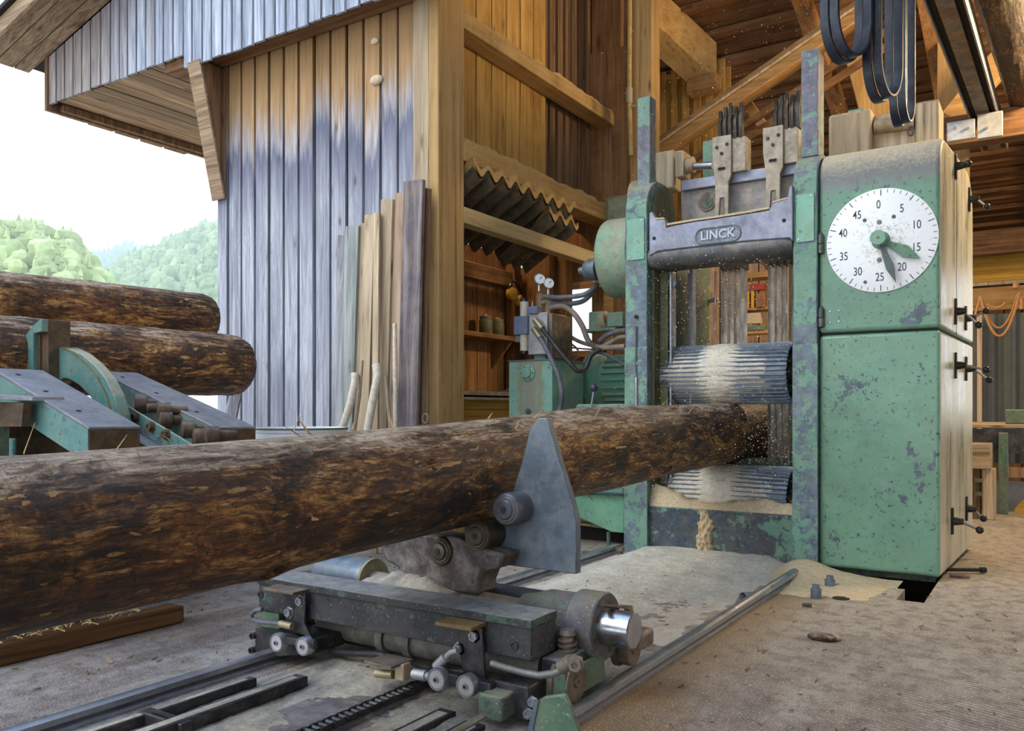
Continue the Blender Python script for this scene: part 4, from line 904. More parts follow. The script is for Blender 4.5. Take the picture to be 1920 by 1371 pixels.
# fluted rollers
def roller(zc, yc, name_dust):
    n = 40; r0, r1 = .172, .192; prof = []; x0, x1 = -2.165, -1.315
    for i in range(n):
        for f, r in ((0, r0), (.32, r0), (.46, r1), (.62, r1), (.78, r0)):
            q = 2 * pi * (i + f) / n; prof.append((q, r))
    vs, fs = [], []; m = len(prof); xsn = [(x0, .94), (x0 + .02, 1), (x1 - .02, 1), (x1, .96)]
    for (x, k) in xsn:
        for q, r in prof: vs.append((x, yc + cos(q) * r * k, zc + sin(q) * r * k))
    for j in range(3):
        for i in range(m): k = (i + 1) % m; fs.append((j*m+i, j*m+k, (j+1)*m+k, (j+1)*m+i))
    fs += [tuple(reversed(range(m)))]
    o = MB().add(vs, fs).sub('feed_roller', M['roller'], saw, smooth=30)
    MB().lathe((x1 - .04, yc, zc), (1, 0, 0), [(0, .165), (.0, .13), (.02, .12), (.02, .07), (.12, .07), (.12, .0)], 28).sub('hub', M['carriage_dark'], o, org=saw['_o'])
    MB().cyl((x0 - .06, yc, zc), (x0 + .02, yc, zc), .06).sub('axle', M['carriage_dark'], o, org=saw['_o'])
    # sawdust caught between the flutes
    vs, fs = [], []; NA, NX = 160, 40
    for a in range(NA + 1):
        q = pi * .55 + pi * .95 * a / NA
        for b in range(NX + 1):
            u = b / NX; x = x0 + .03 + (x1 - x0 - .06) * u
            mid = max(0, 1 - abs((u - .50) / .16)) ** .35 if abs(u - .5) < .16 else 0
            side = (1.15 if zc > .8 else 1.6) * (1 - max(0, abs(u - .45) - .25) * 3.2)
            nn = mnoise.noise((x * 14, q * 7, zc)) + .5 * mnoise.noise((x * 45, q * 22, zc))
            r = r0 - .006 + .010 * side + .018 * mid + .005 * nn
            vs.append((x, yc + cos(q) * r, zc + sin(q) * r))
    for a in range(NA):
        for b in range(NX): i = a * (NX + 1) + b; fs.append((i, i + 1, i + NX + 2, i + NX + 1))
    tag(MB().add(vs, fs).sub('caught_sawdust', M['sawdust_white'], o, org=saw['_o'], smooth=60), kind='stuff')
roller(1.137, 5.19, 0); roller(.372, 5.19, 1)
# blades in two gangs
for px0, n in ((1352, 4), (1440, 4)):
    c = W(px0, 560, y=5.36)
    for i in range(n):
        x = c.x + i * .043; mb = MB(); pts = [(5.36, .45), (5.50, .45), (5.50, 1.86), (5.36, 1.86)]
        teeth = []; z = 1.84
        while z > .47: teeth += [(5.352, z), (5.362, z - .012)]; z -= .022
        mb.prism([(x, y, z) for y, z in [(5.36, .45), (5.50, .45), (5.50, 1.88), (5.36, 1.88)] + teeth], (.0025, 0, 0)).sub('saw_blade', M['blade'], saw, smooth=0)
        MB().box(x - .006, x + .010, 5.35, 5.51, 1.84, 1.95).sub('blade_hanger', M['carriage_dark'], saw)
# lower frame box with sawdust lying on it
MB().box(-2.13, -1.2325, 4.88, 5.0, 0, .305).sub('front_apron', M['apron'], saw, bevel=.006)
MB().box(-2.13, -1.2325, 5.42, 5.5, 0, .6).sub('rear_apron', M['green_dark'], saw)
# sash (swing frame) on top: rails, clamps, hooks, end blocks
A = W(1232, 372, y=5.40)
sash = MB().box(-2.10, -1.2, 5.34, 5.42, 2.18, 2.40).sub('sash_rail', M['cast_dust'], saw, bevel=.01)
MB().box(-2.08, -1.16, 5.30, 5.36, 2.38, 2.45).sub('sash_ledge', M['cast'], sash, org=saw['_o'], bevel=.006)
c = W(1325, 378, y=5.33); MB().lathe(c + Vector((0, .012, 0)), (0, -1, 0), [(0, .0), (0, .045), (.012, .045), (.012, .062), (.0, .064)], 24).sub('eyelet', M['rusty'], sash, org=saw['_o']); MB().cyl(c + Vector((0, .002, 0)), c + Vector((0, -.004, 0)), .044).sub('hole', M['green_dark'], sash, org=saw['_o'])
for px in (1353, 1449):
    k = W(px, 330, y=5.24); x = k.x; p = thing  # clamp body: forked plate
    cl = MB().prism([(x - .062, 5.24, 2.52), (x - .062, 5.24, 2.68), (x + .062, 5.24, 2.68), (x + .062, 5.24, 2.42), (x + .045, 5.24, 2.38), (x + .045, 5.24, 2.12), (x + .022, 5.24, 2.12), (x + .016, 5.24, 2.28), (x - .012, 5.24, 2.28), (x - .022, 5.24, 2.12), (x - .045, 5.24, 2.12), (x - .045, 5.24, 2.40)], (0, .03, 0)).sub('blade_clamp', M['clamp'], saw, bevel=.004)
    for dx, dz in ((-.032, 2.61), (.034, 2.62), (.0, 2.565)): MB().lathe((x + dx, 5.24, dz), (0, -1, 0), [(0, .011), (.012, .009), (.013, 0)], 12).sub('bolt', M['carriage_dark'], cl, org=saw['_o'])
    MB().box(x - .022, x + .022, 5.232, 5.245, 2.46, 2.475).sub('slot', M['dark'], cl, org=saw['_o'])
    MB().box(x + .062, x + .15, 5.26, 5.38, 2.44, 2.66).sub('clamp_block', M['clamp'], cl, org=saw['_o'], bevel=.005)
    for i in range(5):
        xx = x - .03 + i * .034 + (.03 if px > 1400 else 0); z0 = 2.68; hh = .17 + .05 * ((i * 37) % 5) / 5
        MB().prism([(xx, 5.26, z0 - .03), (xx, 5.25, z0 + hh * .5), (xx, 5.275, z0 + hh * .75), (xx, 5.26, z0 + hh), (xx, 5.285, z0 + hh), (xx, 5.30, z0 + hh * .75), (xx, 5.285, z0 + hh * .5), (xx, 5.31, z0 - .03)], (.022, 0, 0)).sub('hook', M['black_steel'], cl, org=saw['_o'], bevel=.003)
MB().cyl(W(1295, 312, y=5.45), W(1336, 310, y=5.45), .025, n=14).sub('threaded_rod', M['steel'], saw)
a = W(1281, 312, y=5.45); MB().box(a.x - .03, a.x + .03, 5.37, 5.52, a.z - .09, a.z + .09).sub('end_washer', M['crosshead'], saw, bevel=.01)
MB().cyl(a + Vector((.03, 0, 0)), a + Vector((.075, 0, 0)), .055, n=20).sub('nut', M['crosshead'], saw)
a, b = W(1230, 290, y=5.5), W(1268, 355, y=5.5); MB().box(a.x, b.x, 5.45, 5.60, b.z, a.z).sub('crosshead_block', M['crosshead'], saw, bevel=.012)
a = W(1330, 265, y=5.7); MB().box(a.x - .04, a.x + .04, 5.68, 5.76, 2.2, a.z).sub('rear_post', M['green_tank'], saw)
a = W(1607, 209, y=6.2); MB().box(a.x - .05, a.x + .05, 6.15, 6.25, 2.4, a.z).sub('rear_post', M['green_tank'], saw)
# crosshead guides above the cabinet
a, b = W(1556, 220, y=5.75), W(1636, 290, y=5.75); MB().box(a.x, b.x, 5.70, 5.95, b.z - .02, a.z).sub('crosshead_block', M['crosshead'], saw, bevel=.02)
a, b = W(1634, 205, y=5.85), W(1720, 285, y=5.85); MB().box(a.x, b.x, 5.80, 6.0, b.z - .06, a.z - .06).sub('crosshead_block', M['crosshead'], saw, bevel=.01)
MB().cyl(W(1640, 238, y=5.78), W(1715, 228, y=5.78), .045).sub('crosshead_pin', M['crosshead'], saw)
a, b = W(1718, 197, y=5.75), W(1762, 285, y=5.75); MB().box(a.x, b.x, 5.70, 5.98, b.z - .06, a.z).sub('crosshead_block', M['crosshead'], saw, bevel=.012)
a = W(1708, 246, y=5.2); MB().tube([a + Vector((.014 * cos(q), 0, .026 * sin(q))) for q in [i * pi / 8 for i in range(16)]], .005, 6, closed=True).sub('lifting_eye', M['carriage_dark'], saw)
# flywheel guard drum left of the frame
drum = MB().lathe((-2.55, 5.17, 1.945), (1, 0, 0), [(0, .18), (.0, .23), (.02, .262), (.035, .268), (.22, .268), (.24, .262), (.24, .20), (.20, .18), (.20, 0)], 56).sub('drum_guard', M['green_drum'], saw, smooth=40)
MB().lathe((-2.55, 5.17, 1.945), (-1, 0, 0), [(0, .19), (.03, .16), (.03, 0)], 40).sub('drum_face', M['green_drum'], drum, org=saw['_o'])
MB().lathe((-2.56, 5.02, 1.86), (-1, 0, 0), [(0, .075), (.06, .075), (.09, .06), (.09, .03), (.14, .025), (.14, 0)], 28).sub('hub_cap', M['bluesteel'], drum, org=saw['_o'])
MB().lathe((-2.50, 5.45, 2.40), (1, 0, 0), [(0, .10), (.02, .14), (.16, .14), (.18, .12)], 32).sub('rear_drum', M['crosshead'], saw)
MB().box(-2.75, -2.45, 5.5, 5.8, 2.28, 2.48).sub('rear_cover', M['olive'], saw, bevel=.03)
# wheels and rods in the dark behind the opening
for px, py, r in ((1262, 560, .12), (1302, 565, .10)):
    c = W(px, py, y=6.3); MB().lathe(c, (.6, -1, 0), [(0, r), (.05, r), (.05, r * .8), (.02, r * .75), (.02, .03), (.06, .03), (.06, 0)], 32).sub('belt_pulley', M['olive'], saw)
a = W(1213, 520, y=5.3); MB().box(-2.12, -2.10, 5.28, 5.9, .2, 2.0).sub('rear_panel', M['green_dark'], saw)
MB().box(-1.235, -1.2, 5.3, 5.9, .2, 2.1).sub('rear_panel', M['green_dark'], saw)
MB().bar(W(1215, 512, y=5.05), W(1268, 535, y=5.05), .03, .04).sub('linkage', M['bluesteel'], saw); MB().bar(W(1300, 575, y=5.9), W(1346, 560, y=5.9), .03, .025).sub('linkage', M['clamp'], saw)
MB().cyl(W(1268, 700, y=5.9), W(1306, 600, y=5.9), .012, n=8).sub('linkage', M['olive'], saw)
# dark foot behind the apron and the tall curtain of rubber in front of the rear outlet
MB().box(-2.05, -1.25, 6.05, 6.08, .2, 1.0).sub('rear_flap', M['green_dark'], saw)

# ================================================================== CONTROL CABINET
cab = thing('machine_cabinet', 'tall green cabinet with a white numbered dial at the right of the saw', 'cabinet', (-.80, 5.5, .03))
def xr(y): return -.486 + .046 * (y - 4.88)
XL = -1.098
def cabinet_part(prof, name, mat, bevel=.02):
    n = len(prof); vs = [(XL, y, z) for y, z in prof] + [(xr(y), y, z) for y, z in prof]
    fs = [tuple(reversed(range(n))), tuple(n + i for i in range(n))] + [(i, (i+1) % n, n + (i+1) % n, n + i) for i in range(n)]
    return MB().add(vs, fs).sub(name, mat, cab, bevel=bevel, seg=4)
prof = [(4.88, 1.342)] + [(4.88 + .17 - .17 * cos(a), 2.205 + .17 * sin(a)) for a in [i * pi / 2 / 10 for i in range(11)]] + [(5.45, 2.40), (5.93, 2.415), (6.05, 2.39), (6.14, 2.33), (6.19, 2.22), (6.20, 2.08), (6.20, 1.342)]
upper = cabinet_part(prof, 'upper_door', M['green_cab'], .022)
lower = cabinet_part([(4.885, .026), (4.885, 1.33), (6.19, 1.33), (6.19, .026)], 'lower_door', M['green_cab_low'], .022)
MB().add(*(lambda p: (p, [(0,1,2,3),(7,6,5,4),(0,4,5,1),(1,5,6,2),(2,6,7,3),(3,7,4,0)]))([Vector(q) for q in ((XL+.01,4.9,1.325),(-.50,4.9,1.325),(-.44,6.18,1.325),(XL+.01,6.18,1.325),(XL+.01,4.9,1.345),(-.50,4.9,1.345),(-.44,6.18,1.345),(XL+.01,6.18,1.345))])).sub('gap_seal', M['dark'], cab)
# vertical seam on the side
for z0, z1 in ((1.35, 2.38),): MB().box(xr(5.46) - .004, xr(5.46) + .001, 5.455, 5.462, z0, z1).sub('seam', M['dark'], cab)
MB().box(XL, -.52, 5.0, 6.1, -.02, .026).sub('plinth', M['green_dark'], cab)
# hinges
for i, (px, py) in enumerate(((1539.5, 457), (1540, 595))):
    c = W(px, py, y=4.872)
    h = MB().lathe((c.x, 4.868, c.z - .058), (0, 0, 1), [(0, .010), (.004, .016), (.05, .017), (.052, .012), (.056, .012), (.058, .017), (.105, .016), (.112, .009), (.126, .002)], 16).sub('hinge', M['hinge'], cab)
    if i == 1:
        for dx, dz in ((.045, .03), (.092, .032), (.045, -.030), (.092, -.028)): MB().lathe((c.x + dx, 4.88, c.z + dz), (0, -1, 0), [(0, .008), (.003, .006), (.0035, 0)], 12).sub('screw', M['steel'], h, org=cab['_o'])
# dial
dc = Vector((-.773, 4.878, 1.829)); DR = .281
dial = MB().lathe(dc, (0, -1, 0), [(0, DR), (.004, DR), (.005, DR - .002), (.005, 0)], 96).sub('dial_face', M['white'], cab, smooth=30)
def dp(a, r, y=.0056): return dc + Vector((r * sin(a), -y, r * cos(a)))
mb = MB()
for i in range(50):
    a = 2 * pi * i / 50; big = i % 5 == 0; r1 = DR - .006; r0 = r1 - (.032 if big else .018); wv = Vector((cos(a), 0, -sin(a))) * (.0025 if big else .0015)
    mb.add([dp(a, r0) - wv, dp(a, r0) + wv, dp(a, r1) + wv, dp(a, r1) - wv], [(0, 1, 2, 3)])
mb.sub('tick_marks', M['ink'], dial, org=cab['_o'], smooth=0)
NUM = {'0': (1647, 384), '5': (1691, 391), '10': (1718.5, 421.5), '15': (1718, 464), '20': (1691, 501), '25': (1649.5, 520), '30': (1608, 510), '35': (1582, 481.5), '40': (1580.5, 438), '45': (1607, 404)}
for k, (px, py) in NUM.items():
    c = W(px, py, y=4.872); vs, fs = text_mesh('n', k, .064, (c.x, 4.8722, c.z), None, None, ext=.0004, sx=.72, bold=.0002)
    MB().add(vs, fs).sub('numeral', M['ink'], dial, org=cab['_o'], smooth=0)
for px, py, r in ((1621, 413, .010), (1675.5, 406, .010), (1622, 529, .009)):
    c = W(px, py, y=4.872); MB().lathe(c, (0, -1, 0), [(0, r), (.002, r), (.003, r * .8), (.003, 0)], 14).sub('screw', M['hinge'], dial, org=cab['_o'])
for px, py in ((1648.5, 416.5), (1648.5, 487.5)):
    c = W(px, py, y=4.872); q = MB().lathe(c, (0, -1, 0), [(0, .012), (.0015, .013), (.002, .009)], 16).sub('hole_ring', M['rusty'], dial, org=cab['_o']); 
# hub and hands
hc = dc + Vector((.0, 0, 0))
hub = MB().lathe(hc, (0, -1, 0), [(0, .048), (.012, .047), (.02, .042), (.055, .038), (.062, .040), (.095, .040), (.098, .038), (.098, 0)], 32).sub('hub', M['hub'], dial, org=cab['_o'])
MB().lathe(hc - Vector((0, .098, 0)), (0, -1, 0), [(0, .008), (.004, .006), (.004, 0)], 10).sub('centre_screw', M['rusty'], dial, org=cab['_o'])
def hand(tip, wmid, y, mat, fr=.60):
    tx, ty = tip; T = W(tx, ty, y=4.88 - y); B = Vector((hc.x, 4.88 - y, hc.z)); d = T - B; L = d.length; d.normalize(); s = Vector((d.z, 0, -d.x))
    pts = [B + d * .03 + s * .010, B + d * L * fr + s * wmid, T, B + d * L * fr * .95 - s * wmid, B + d * .03 - s * .010]
    MB().prism(pts, (0, -.004, 0)).sub('dial_hand', mat, dial, org=cab['_o'], bevel=.001)
hand((1726.5, 484.5), .032, .030, M['hand_green'], .66); hand((1680.5, 531), .022, .058, M['hand_dark'], .66)
# locking levers on the side
def lever(y, z, ang, L=.12, h=.15):
    x = xr(y); n = Vector((1, -.046, 0)).normalized(); base = Vector((x, y, z))
    pl = MB().bar(base + n * .006 - Vector((0, 0, h / 2)), base + n * .006 + Vector((0, 0, h / 2)), .034, .010, up=n).sub('lever', M['black_steel'], cab, bevel=.003)
    MB().lathe(base + n * .01, n, [(0, .024), (.02, .022), (.035, .018), (.05, .018), (.052, 0)], 16).sub('pivot', M['black_steel'], pl, org=cab['_o'])
    a = base + n * .042; d = (n * .75 + Vector((0, -.4 * cos(ang), sin(ang)))).normalized(); b = a + d * L
    MB().cyl(a, b, .0065, n=10).sub('rod', M['steel'], pl, org=cab['_o']); MB().sphere(b, .021, 16).sub('ball_knob', M['black'], pl, org=cab['_o'])
for y, z, a, L in ((5.40, 2.31, 0, .03), (5.98, 2.24, -.9, .09), (5.40, 1.475, -.95, .12), (5.82, 1.475, .35, .09), (5.40, 1.165, -.2, .14), (5.84, 1.165, -.7, .12), (5.27, .285, -.25, .12), (5.85, .30, -.8, .08)):
    lever(y, z, a, L)
for nm in ('a',):
    t = thing('chisel_bar', 'black iron bar lying on the floor beside the cabinet foot', 'iron bar', (-.38, 5.0, .015))
    MB().cyl(W(1772, 1068, z=.02), W(1840, 1069, z=.02), .010, n=8).cyl(W(1838, 1069, z=.02), W(1848, 1069, z=.02), .016, n=8).sub('bar', M['black_steel'], t)
    MB().cyl(W(1780, 1078, z=.015), W(1818, 1081, z=.015), .012, n=8).sub('chain_end', M['rusty'], t)
# ================================================================== RAILS AND TRACK BED
def rail(name, label, x, y0, y1):
    t = thing(name, label, 'rail', (x, (y0 + y1) / 2, 0), 'carriage rails')
    MB().prism([(x - .028, y0, .0), (x - .028, y0, .012), (x - .012, y0, .018), (x - .024, y0, .028), (x - .022, y0, .044), (x - .010, y0, .050), (x + .010, y0, .050), (x + .022, y0, .044), (x + .024, y0, .028), (x + .012, y0, .018), (x + .028, y0, .012), (x + .028, y0, .0)], (0, y1 - y0, 0)).sub('rail_head', M['railsteel'], t, smooth=50)
    return t
rail('track_rail', 'shiny steel rail on the left, under the left end of the log carriage', -2.345, -.6, 4.86)
rail('track_rail', 'dusty steel rail running to the foot of the right upright of the saw', -1.16, -.6, 4.80)
MB_ = None
def rbar(lab, x0, x1, y0, y1, z1, nm='guide_bar', mat='carriage_dark', g=None):
    t = thing(nm, lab, 'steel bar', ((x0 + x1) / 2, (y0 + y1) / 2, 0), g)
    MB().box(x0, x1, y0, y1, .0, z1).sub('bar', M[mat], t, bevel=.004)
    w3 = (x1 - x0) * .28; MB().box(x0 + w3, x1 - w3 * .6, y0 + .01, y1 - .03, z1 - .002, z1 + .002).sub('dust_layer', M['sawdust_grey'], t)
    return t
rbar('low black bar ending in a square face, left of the chain', -2.07, -2.015, 1.10, 1.90, .045)
rbar('low black bar with tapered end, nearest the left rail', -2.20, -2.165, 1.0, 1.82, .035)
rbar('short black cross bar joining the two bars at the bottom left', -2.20, -2.0, 1.42, 1.46, .042)
rbar('short black angle bar right of the chain', -1.50, -1.44, 1.1, 1.93, .035)
rbar('flat dark bar beside the black angle bar, at the picture bottom', -1.40, -1.33, 1.1, 1.92, .022)
t = thing('chain_trough', 'worn flat steel plate under the roller chain', 'plate', (-1.8, 1.8, 0))
MB().box(-1.93, -1.62, .6, 2.45, .0, .010).sub('plate', M['plate_rust'], t)
ch = thing('roller_chain', 'heavy oily roller chain lying between the rails', 'chain', (-1.69, 1.5, .012))
y = .85; i = 0
while y < 2.22:
    mb = MB(); x = -1.69; z = .030
    for sx in (-.019, .019):
        o = .003 if i % 2 else -.001
        pts = []
        for k in range(20):
            q = 2 * pi * k / 20; yy = cos(q); rz_ = .0125 * (1 - .35 * (1 - abs(yy)) ** 1); pts.append((x + sx + (o if sx > 0 else -o), y + .0127 * (1 if yy > 0 else -1) * min(1, abs(yy) * 1.4) + .0125 * yy * .9, z + rz_ * sin(q)))
        mb.prism(pts, (.003, 0, 0))
    mb.cyl((x - .019, y + .0127, z), (x + .019, y + .0127, z), .0085, n=12)
    mb.sub('chain_link', M['chain'], ch); y += .0254; i += 1
    if i >= 54: break

# ================================================================== LOG CARRIAGE
car = thing('log_carriage', 'black and green rail carriage carrying the long log on rollers', 'carriage', (-1.76, 2.25, .02))
CO = car['_o']
MB().box(-2.43, -1.26, 2.05, 2.19, .176, .285).sub('cross_beam', M['carriage'], car, bevel=.004)
MB().box(-2.432, -1.258, 2.043, 2.195, .272, .298).sub('top_strip', M['carriage'], car, bevel=.003)
MB().box(-2.42, -1.25, 2.36, 2.48, .12, .20).sub('rear_beam', M['carriage'], car, bevel=.005)
for px, py in ((489, 1115), (964.5, 1211)):
    c = W(px, py, y=2.05); MB().lathe(c, (0, -1, 0), [(0, .014), (.004, .014), (.004, .009), (.001, .009), (.001, 0)], 16).sub('socket_screw', M['carriage_dark'], car)
def ppoly(pts, y, th, name, mat, bevel=.003, parent=car): return MB().prism([W(a, b, y=y) for a, b in pts], (0, th, 0)).sub(name, mat, parent, org=CO, bevel=bevel)
def cap(px, py, y, r, prof=None, name='guide_wheel', th=.03, mat='steel', par=car):
    c = W(px, py, y=y); o = MB().lathe(c + Vector((0, th, 0)), (0, -1, 0), [(0, r * .9), (.002, r), (th - .004, r), (th, r * .94), (th, r * .84), (th - .003, r * .80), (th - .003, r * .30), (th + .004, r * .26), (th + .004, r * .12), (th, r * .10), (th, 0)], 32).sub(name, M[mat], par, org=CO); return o
def wf_(o, px, py, y, r):
    c = W(px, py, y=y); MB().lathe(c + Vector((0, .003, 0)), (0, -1, 0), [(0, r * .80), (.0015, r * .78), (.0015, r * .30)], 30).sub('wheel_face', M['rimsteel'], o, org=CO); MB().lathe(c - Vector((0, .004, 0)), (0, -1, 0), [(0, r * .16), (.0015, r * .12), (.0015, 0)], 14).sub('axle_hole', M['dark'], o, org=CO)
# left bracket
ppoly([(540, 1162), (541, 1149), (556, 1140), (572, 1112), (577, 1110), (575, 1168), (588, 1194), (552, 1184)], 2.035, -.012, 'bracket_plate', M['carriage_dark'])
b = W(518, 1108, y=2.03); e_ = W(574, 1112, y=2.03); MB().box(b.x, e_.x, 1.97, 2.045, e_.z + .002, e_.z + .012).sub('bracket_flange', M['rusty'], car, bevel=.002)
for px, py in ((565, 1127), (544, 1148), (891, 1192), (862, 1216)):
    MB().hexbolt(W(px, py, y=2.025), (0, -1, 0), .016, .016).sub('hex_bolt', M['steel'], car)
bl = ppoly([(478, 1178), (520, 1184), (590, 1200), (592, 1226), (520, 1232), (478, 1224)], 2.03, .14, 'left_axle_block', M['carriage_dark'])
ppoly([(490, 1146), (522, 1150), (524, 1182), (490, 1178)], 2.06, .12, 'left_green_block', M['green_dull'])
for px, py in ((476, 1192), (474, 1219), (497, 1222)): MB().lathe(W(px, py, y=2.03), (0, -1, 0), [(-.02, .012), (.012, .012), (.012, .007), (.004, .007), (.004, 0)], 14).sub('socket_screw', M['carriage_dark'], car)
for px, py in ((517, 1206), (566, 1213)): wf_(cap(px, py, 1.965, .032), px, py, 1.965, .032)
MB().tube([W(a, b, y=2.0) for a, b in ((492, 1143), (480, 1144), (471, 1152), (473, 1162), (486, 1166), (512, 1168), (532, 1170))], .0085, 10).sub('hydraulic_hose', M['hose'], car)
MB().cyl(W(526, 1170, y=2.0), W(548, 1175, y=2.0), .013, n=12).sub('hose_fitting', M['brass'], car)
MB().bar(W(520, 1196, y=1.99), W(592, 1210, y=1.99), .02, .026).sub('wheel_arm', M['carriage_dark'], car, bevel=.003)
# right bracket with its pair of guide wheels
ppoly([(866, 1170), (908, 1176), (912, 1256), (922, 1300), (905, 1292), (872, 1256), (864, 1212)], 2.035, -.014, 'bracket_plate', M['carriage_dark'])
b = W(840, 1168, y=2.03); e_ = W(907, 1176, y=2.03); MB().box(b.x, e_.x, 1.965, 2.045, e_.z, e_.z + .012).sub('bracket_flange', M['rusty_bright'], car, bevel=.002)
for px, py in ((817, 1275), (872, 1288)): wf_(cap(px, py, 1.95, .034), px, py, 1.95, .034)
MB().bar(W(815, 1262, y=1.985), W(925, 1290, y=1.985), .03, .03).sub('wheel_arm', M['carriage_dark'], car, bevel=.003)
MB().cyl(W(818, 1250, y=1.99), W(836, 1232, y=1.99), .015, n=14).tube([W(a, b, y=1.99) for a, b in ((834, 1234), (845, 1224), (858, 1220))], .009, 10).sub('hose_fitting', M['alu'], car)
MB().cyl(W(776, 1264, y=2.0), W(800, 1267, y=2.0), .017, n=14).cyl(W(800, 1267, y=2.0), W(812, 1270, y=2.0), .013, n=14).sub('hose_fitting', M['alu'], car)
# step plate and valve between the wheels
a, b = W(684, 1247, y=1.98), W(774, 1240, y=2.06)
MB().prism([W(683, 1243, z=.105), W(733, 1256, z=.105), W(775, 1241, z=.105), W(727, 1230, z=.105)], (0, 0, .008)).sub('step_plate', M['rusty'], car, bevel=.001)
MB().cyl(W(706, 1263, y=2.0), W(738, 1265, y=2.0), .014, n=14).sub('valve_body', M['brass'], car)
a = W(752, 1262, y=2.0); MB().box(a.x - .018, a.x + .018, 1.99, 2.03, a.z - .022, a.z + .03).sub('valve_block', M['pale_z'], car, bevel=.003)
MB().cyl(W(672, 1255, y=2.1), W(690, 1258, y=2.1), .016, n=12).sub('valve_body', M['green_dull'], car)
# hydraulic cylinder and pipes below the beam
cy = MB().lathe((-2.25, 2.20, .118), (1, 0, 0), [(0, .045), (.30, .045), (.30, .060), (.33, .060), (.33, .048), (.42, .048), (.42, .062), (.45, .062), (.45, .05), (.95, .05), (.95, 0)], 28).sub('hydraulic_cylinder', M['cyl_dusty'], car)
MB().box(-2.3, -1.3, 2.22, 2.40, .05, .12).sub('chassis', M['carriage_dark'], car, bevel=.01)
MB().tube([(-2.2, 2.12, .10), (-2.1, 2.10, .06), (-1.9, 2.12, .08), (-1.7, 2.1, .06), (-1.5, 2.12, .09)], .012, 8).sub('hydraulic_hose', M['hose_black'], car)
# shafts and bearing housings
MB().cyl((-2.15, 2.35, .262), (-1.45, 2.35, .235), .038).sub('main_shaft', M['shaft_dusty'], car)
MB().cyl((-2.15, 2.50, .262), (-1.4, 2.50, .25), .024).sub('rear_shaft', M['bluesteel'], car)
MB().lathe((-2.15, 2.35, .262), (-1, 0, 0), [(0, .04), (0, .082), (.02, .084), (.24, .084), (.26, .06)], 36).sub('left_housing', M['bluesteel'], car)
MB().lathe((-2.152, 2.35, .262), (1, 0, 0), [(0, .042), (0, .083), (.012, .083), (.012, .044)], 36).sub('housing_ring', M['brass_dusty'], car)
MB().lathe((-1.48, 2.36, .222), (1, 0, 0), [(0, .05), (.005, .07), (.05, .078), (.10, .094), (.20, .094), (.21, .098), (.215, .108), (.30, .108), (.305, .104), (.305, 0)], 44).sub('bearing_housing', M['housing'], car)
for k in range(8):
    a = 2 * pi * k / 8 + .3; p = Vector((-1.176, 2.36 + .080 * cos(a), .222 + .080 * sin(a))); MB().lathe(p, (1, 0, 0), [(0, .012), (.001, .012), (.003, .009), (.003, 0)], 12).sub('flange_bolt', M['rust_dark'], car)
MB().lathe((-1.20, 2.35, .226), (1, 0, 0), [(0, .057), (.10, .057), (.125, .056), (.128, .052), (.128, 0)], 40).sub('shaft_stub', M['polished'], car)
MB().box(-1.18, -1.07, 2.40, 2.50, .15, .205).sub('lug', M['rusty'], car, bevel=.012)
MB().prism([(-1.16, 2.28, .31), (-1.16, 2.48, .27), (-1.16, 2.52, .16), (-1.16, 2.50, .15), (-1.16, 2.46, .26)], (.02, 0, 0)).sub('strap', M['rusty'], car)
# right end: frame, suspension spring, pipe, rail wheels, guard
ppoly([(952, 1262), (1010, 1272), (1060, 1262), (1062, 1318), (1010, 1330), (952, 1318)], 2.10, .25, 'right_green_block', M['green_dull'])
MB().box(-1.36, -1.24, 2.0, 2.13, .02, .12).sub('right_axle_block', M['carriage_dark'], car, bevel=.006)
MB().box(-1.27, -1.20, 2.12, 2.50, .10, .17).sub('side_frame', M['carriage'], car, bevel=.006)
c = W(1046, 1226, y=2.16); mb = MB()
mb.tube([c + Vector((.025 * cos(q), .06 + .025 * sin(q), -.030 + q * .0025)) for q in [i * pi / 6 for i in range(48)]], .006, 8); mb.sub('spring', M['rusty'], car)
MB().lathe(c + Vector((0, .06, -.04)), (0, 0, 1), [(0, .020), (.08, .020), (.085, .026), (.10, .022), (.102, 0)], 20).sub('spring_post', M['rusty'], car)
MB().tube([W(a, b, y=2.02) for a, b in ((922, 1244), (950, 1253), (985, 1262), (1012, 1267), (1038, 1263), (1058, 1254), (1070, 1247))], .011, 12).sub('grease_pipe', M['pipe_grey'], car)
MB().cyl(W(1052, 1252, y=2.02), W(1072, 1240, y=2.02), .021, n=14).hexbolt(W(1080, 1243, y=2.0), (.4, -1, 0), .018, .03).sub('hose_fitting', M['rusty'], car)
def railwheel(y, z, r, lab='rail_wheel', x=-1.175):
    return MB().lathe((x - .055, y, z), (1, 0, 0), [(0, r * 1.12), (.012, r * 1.12), (.016, r), (.06, r), (.062, r * .9), (.058, r * .3), (.066, r * .26), (.066, r * .12), (.06, 0)], 36).sub(lab, M['wheel_dusty'], car)
railwheel(2.16, .105, .060); railwheel(2.56, .105, .056); railwheel(2.16, .105, .060, x=-2.32); railwheel(2.56, .105, .056, x=-2.32)
for px, py in ((1000, 1316), (992, 1338), (934, 1300), (935, 1335)): MB().hexbolt(W(px, py, y=1.995), (0, -1, 0), .013, .014).sub('hex_bolt', M['steel'], car)
MB().cyl(W(840, 1380, z=.06), W(908, 1342, z=.06), .010, n=10).sub('pull_rod', M['pipe_grey'], car)
a = W(925, 1334, y=1.95); MB().box(a.x - .04, a.x + .04, 1.93, 2.02, .03, .10).sub('rod_block', M['green_dark'], car, bevel=.008)
g_ = [(988, 1392), (1008, 1316), (1020, 1308), (1056, 1303), (1066, 1322), (1092, 1395)]
ppoly(g_, 1.90, .02, 'foot_guard', M['green_dull'], .004)
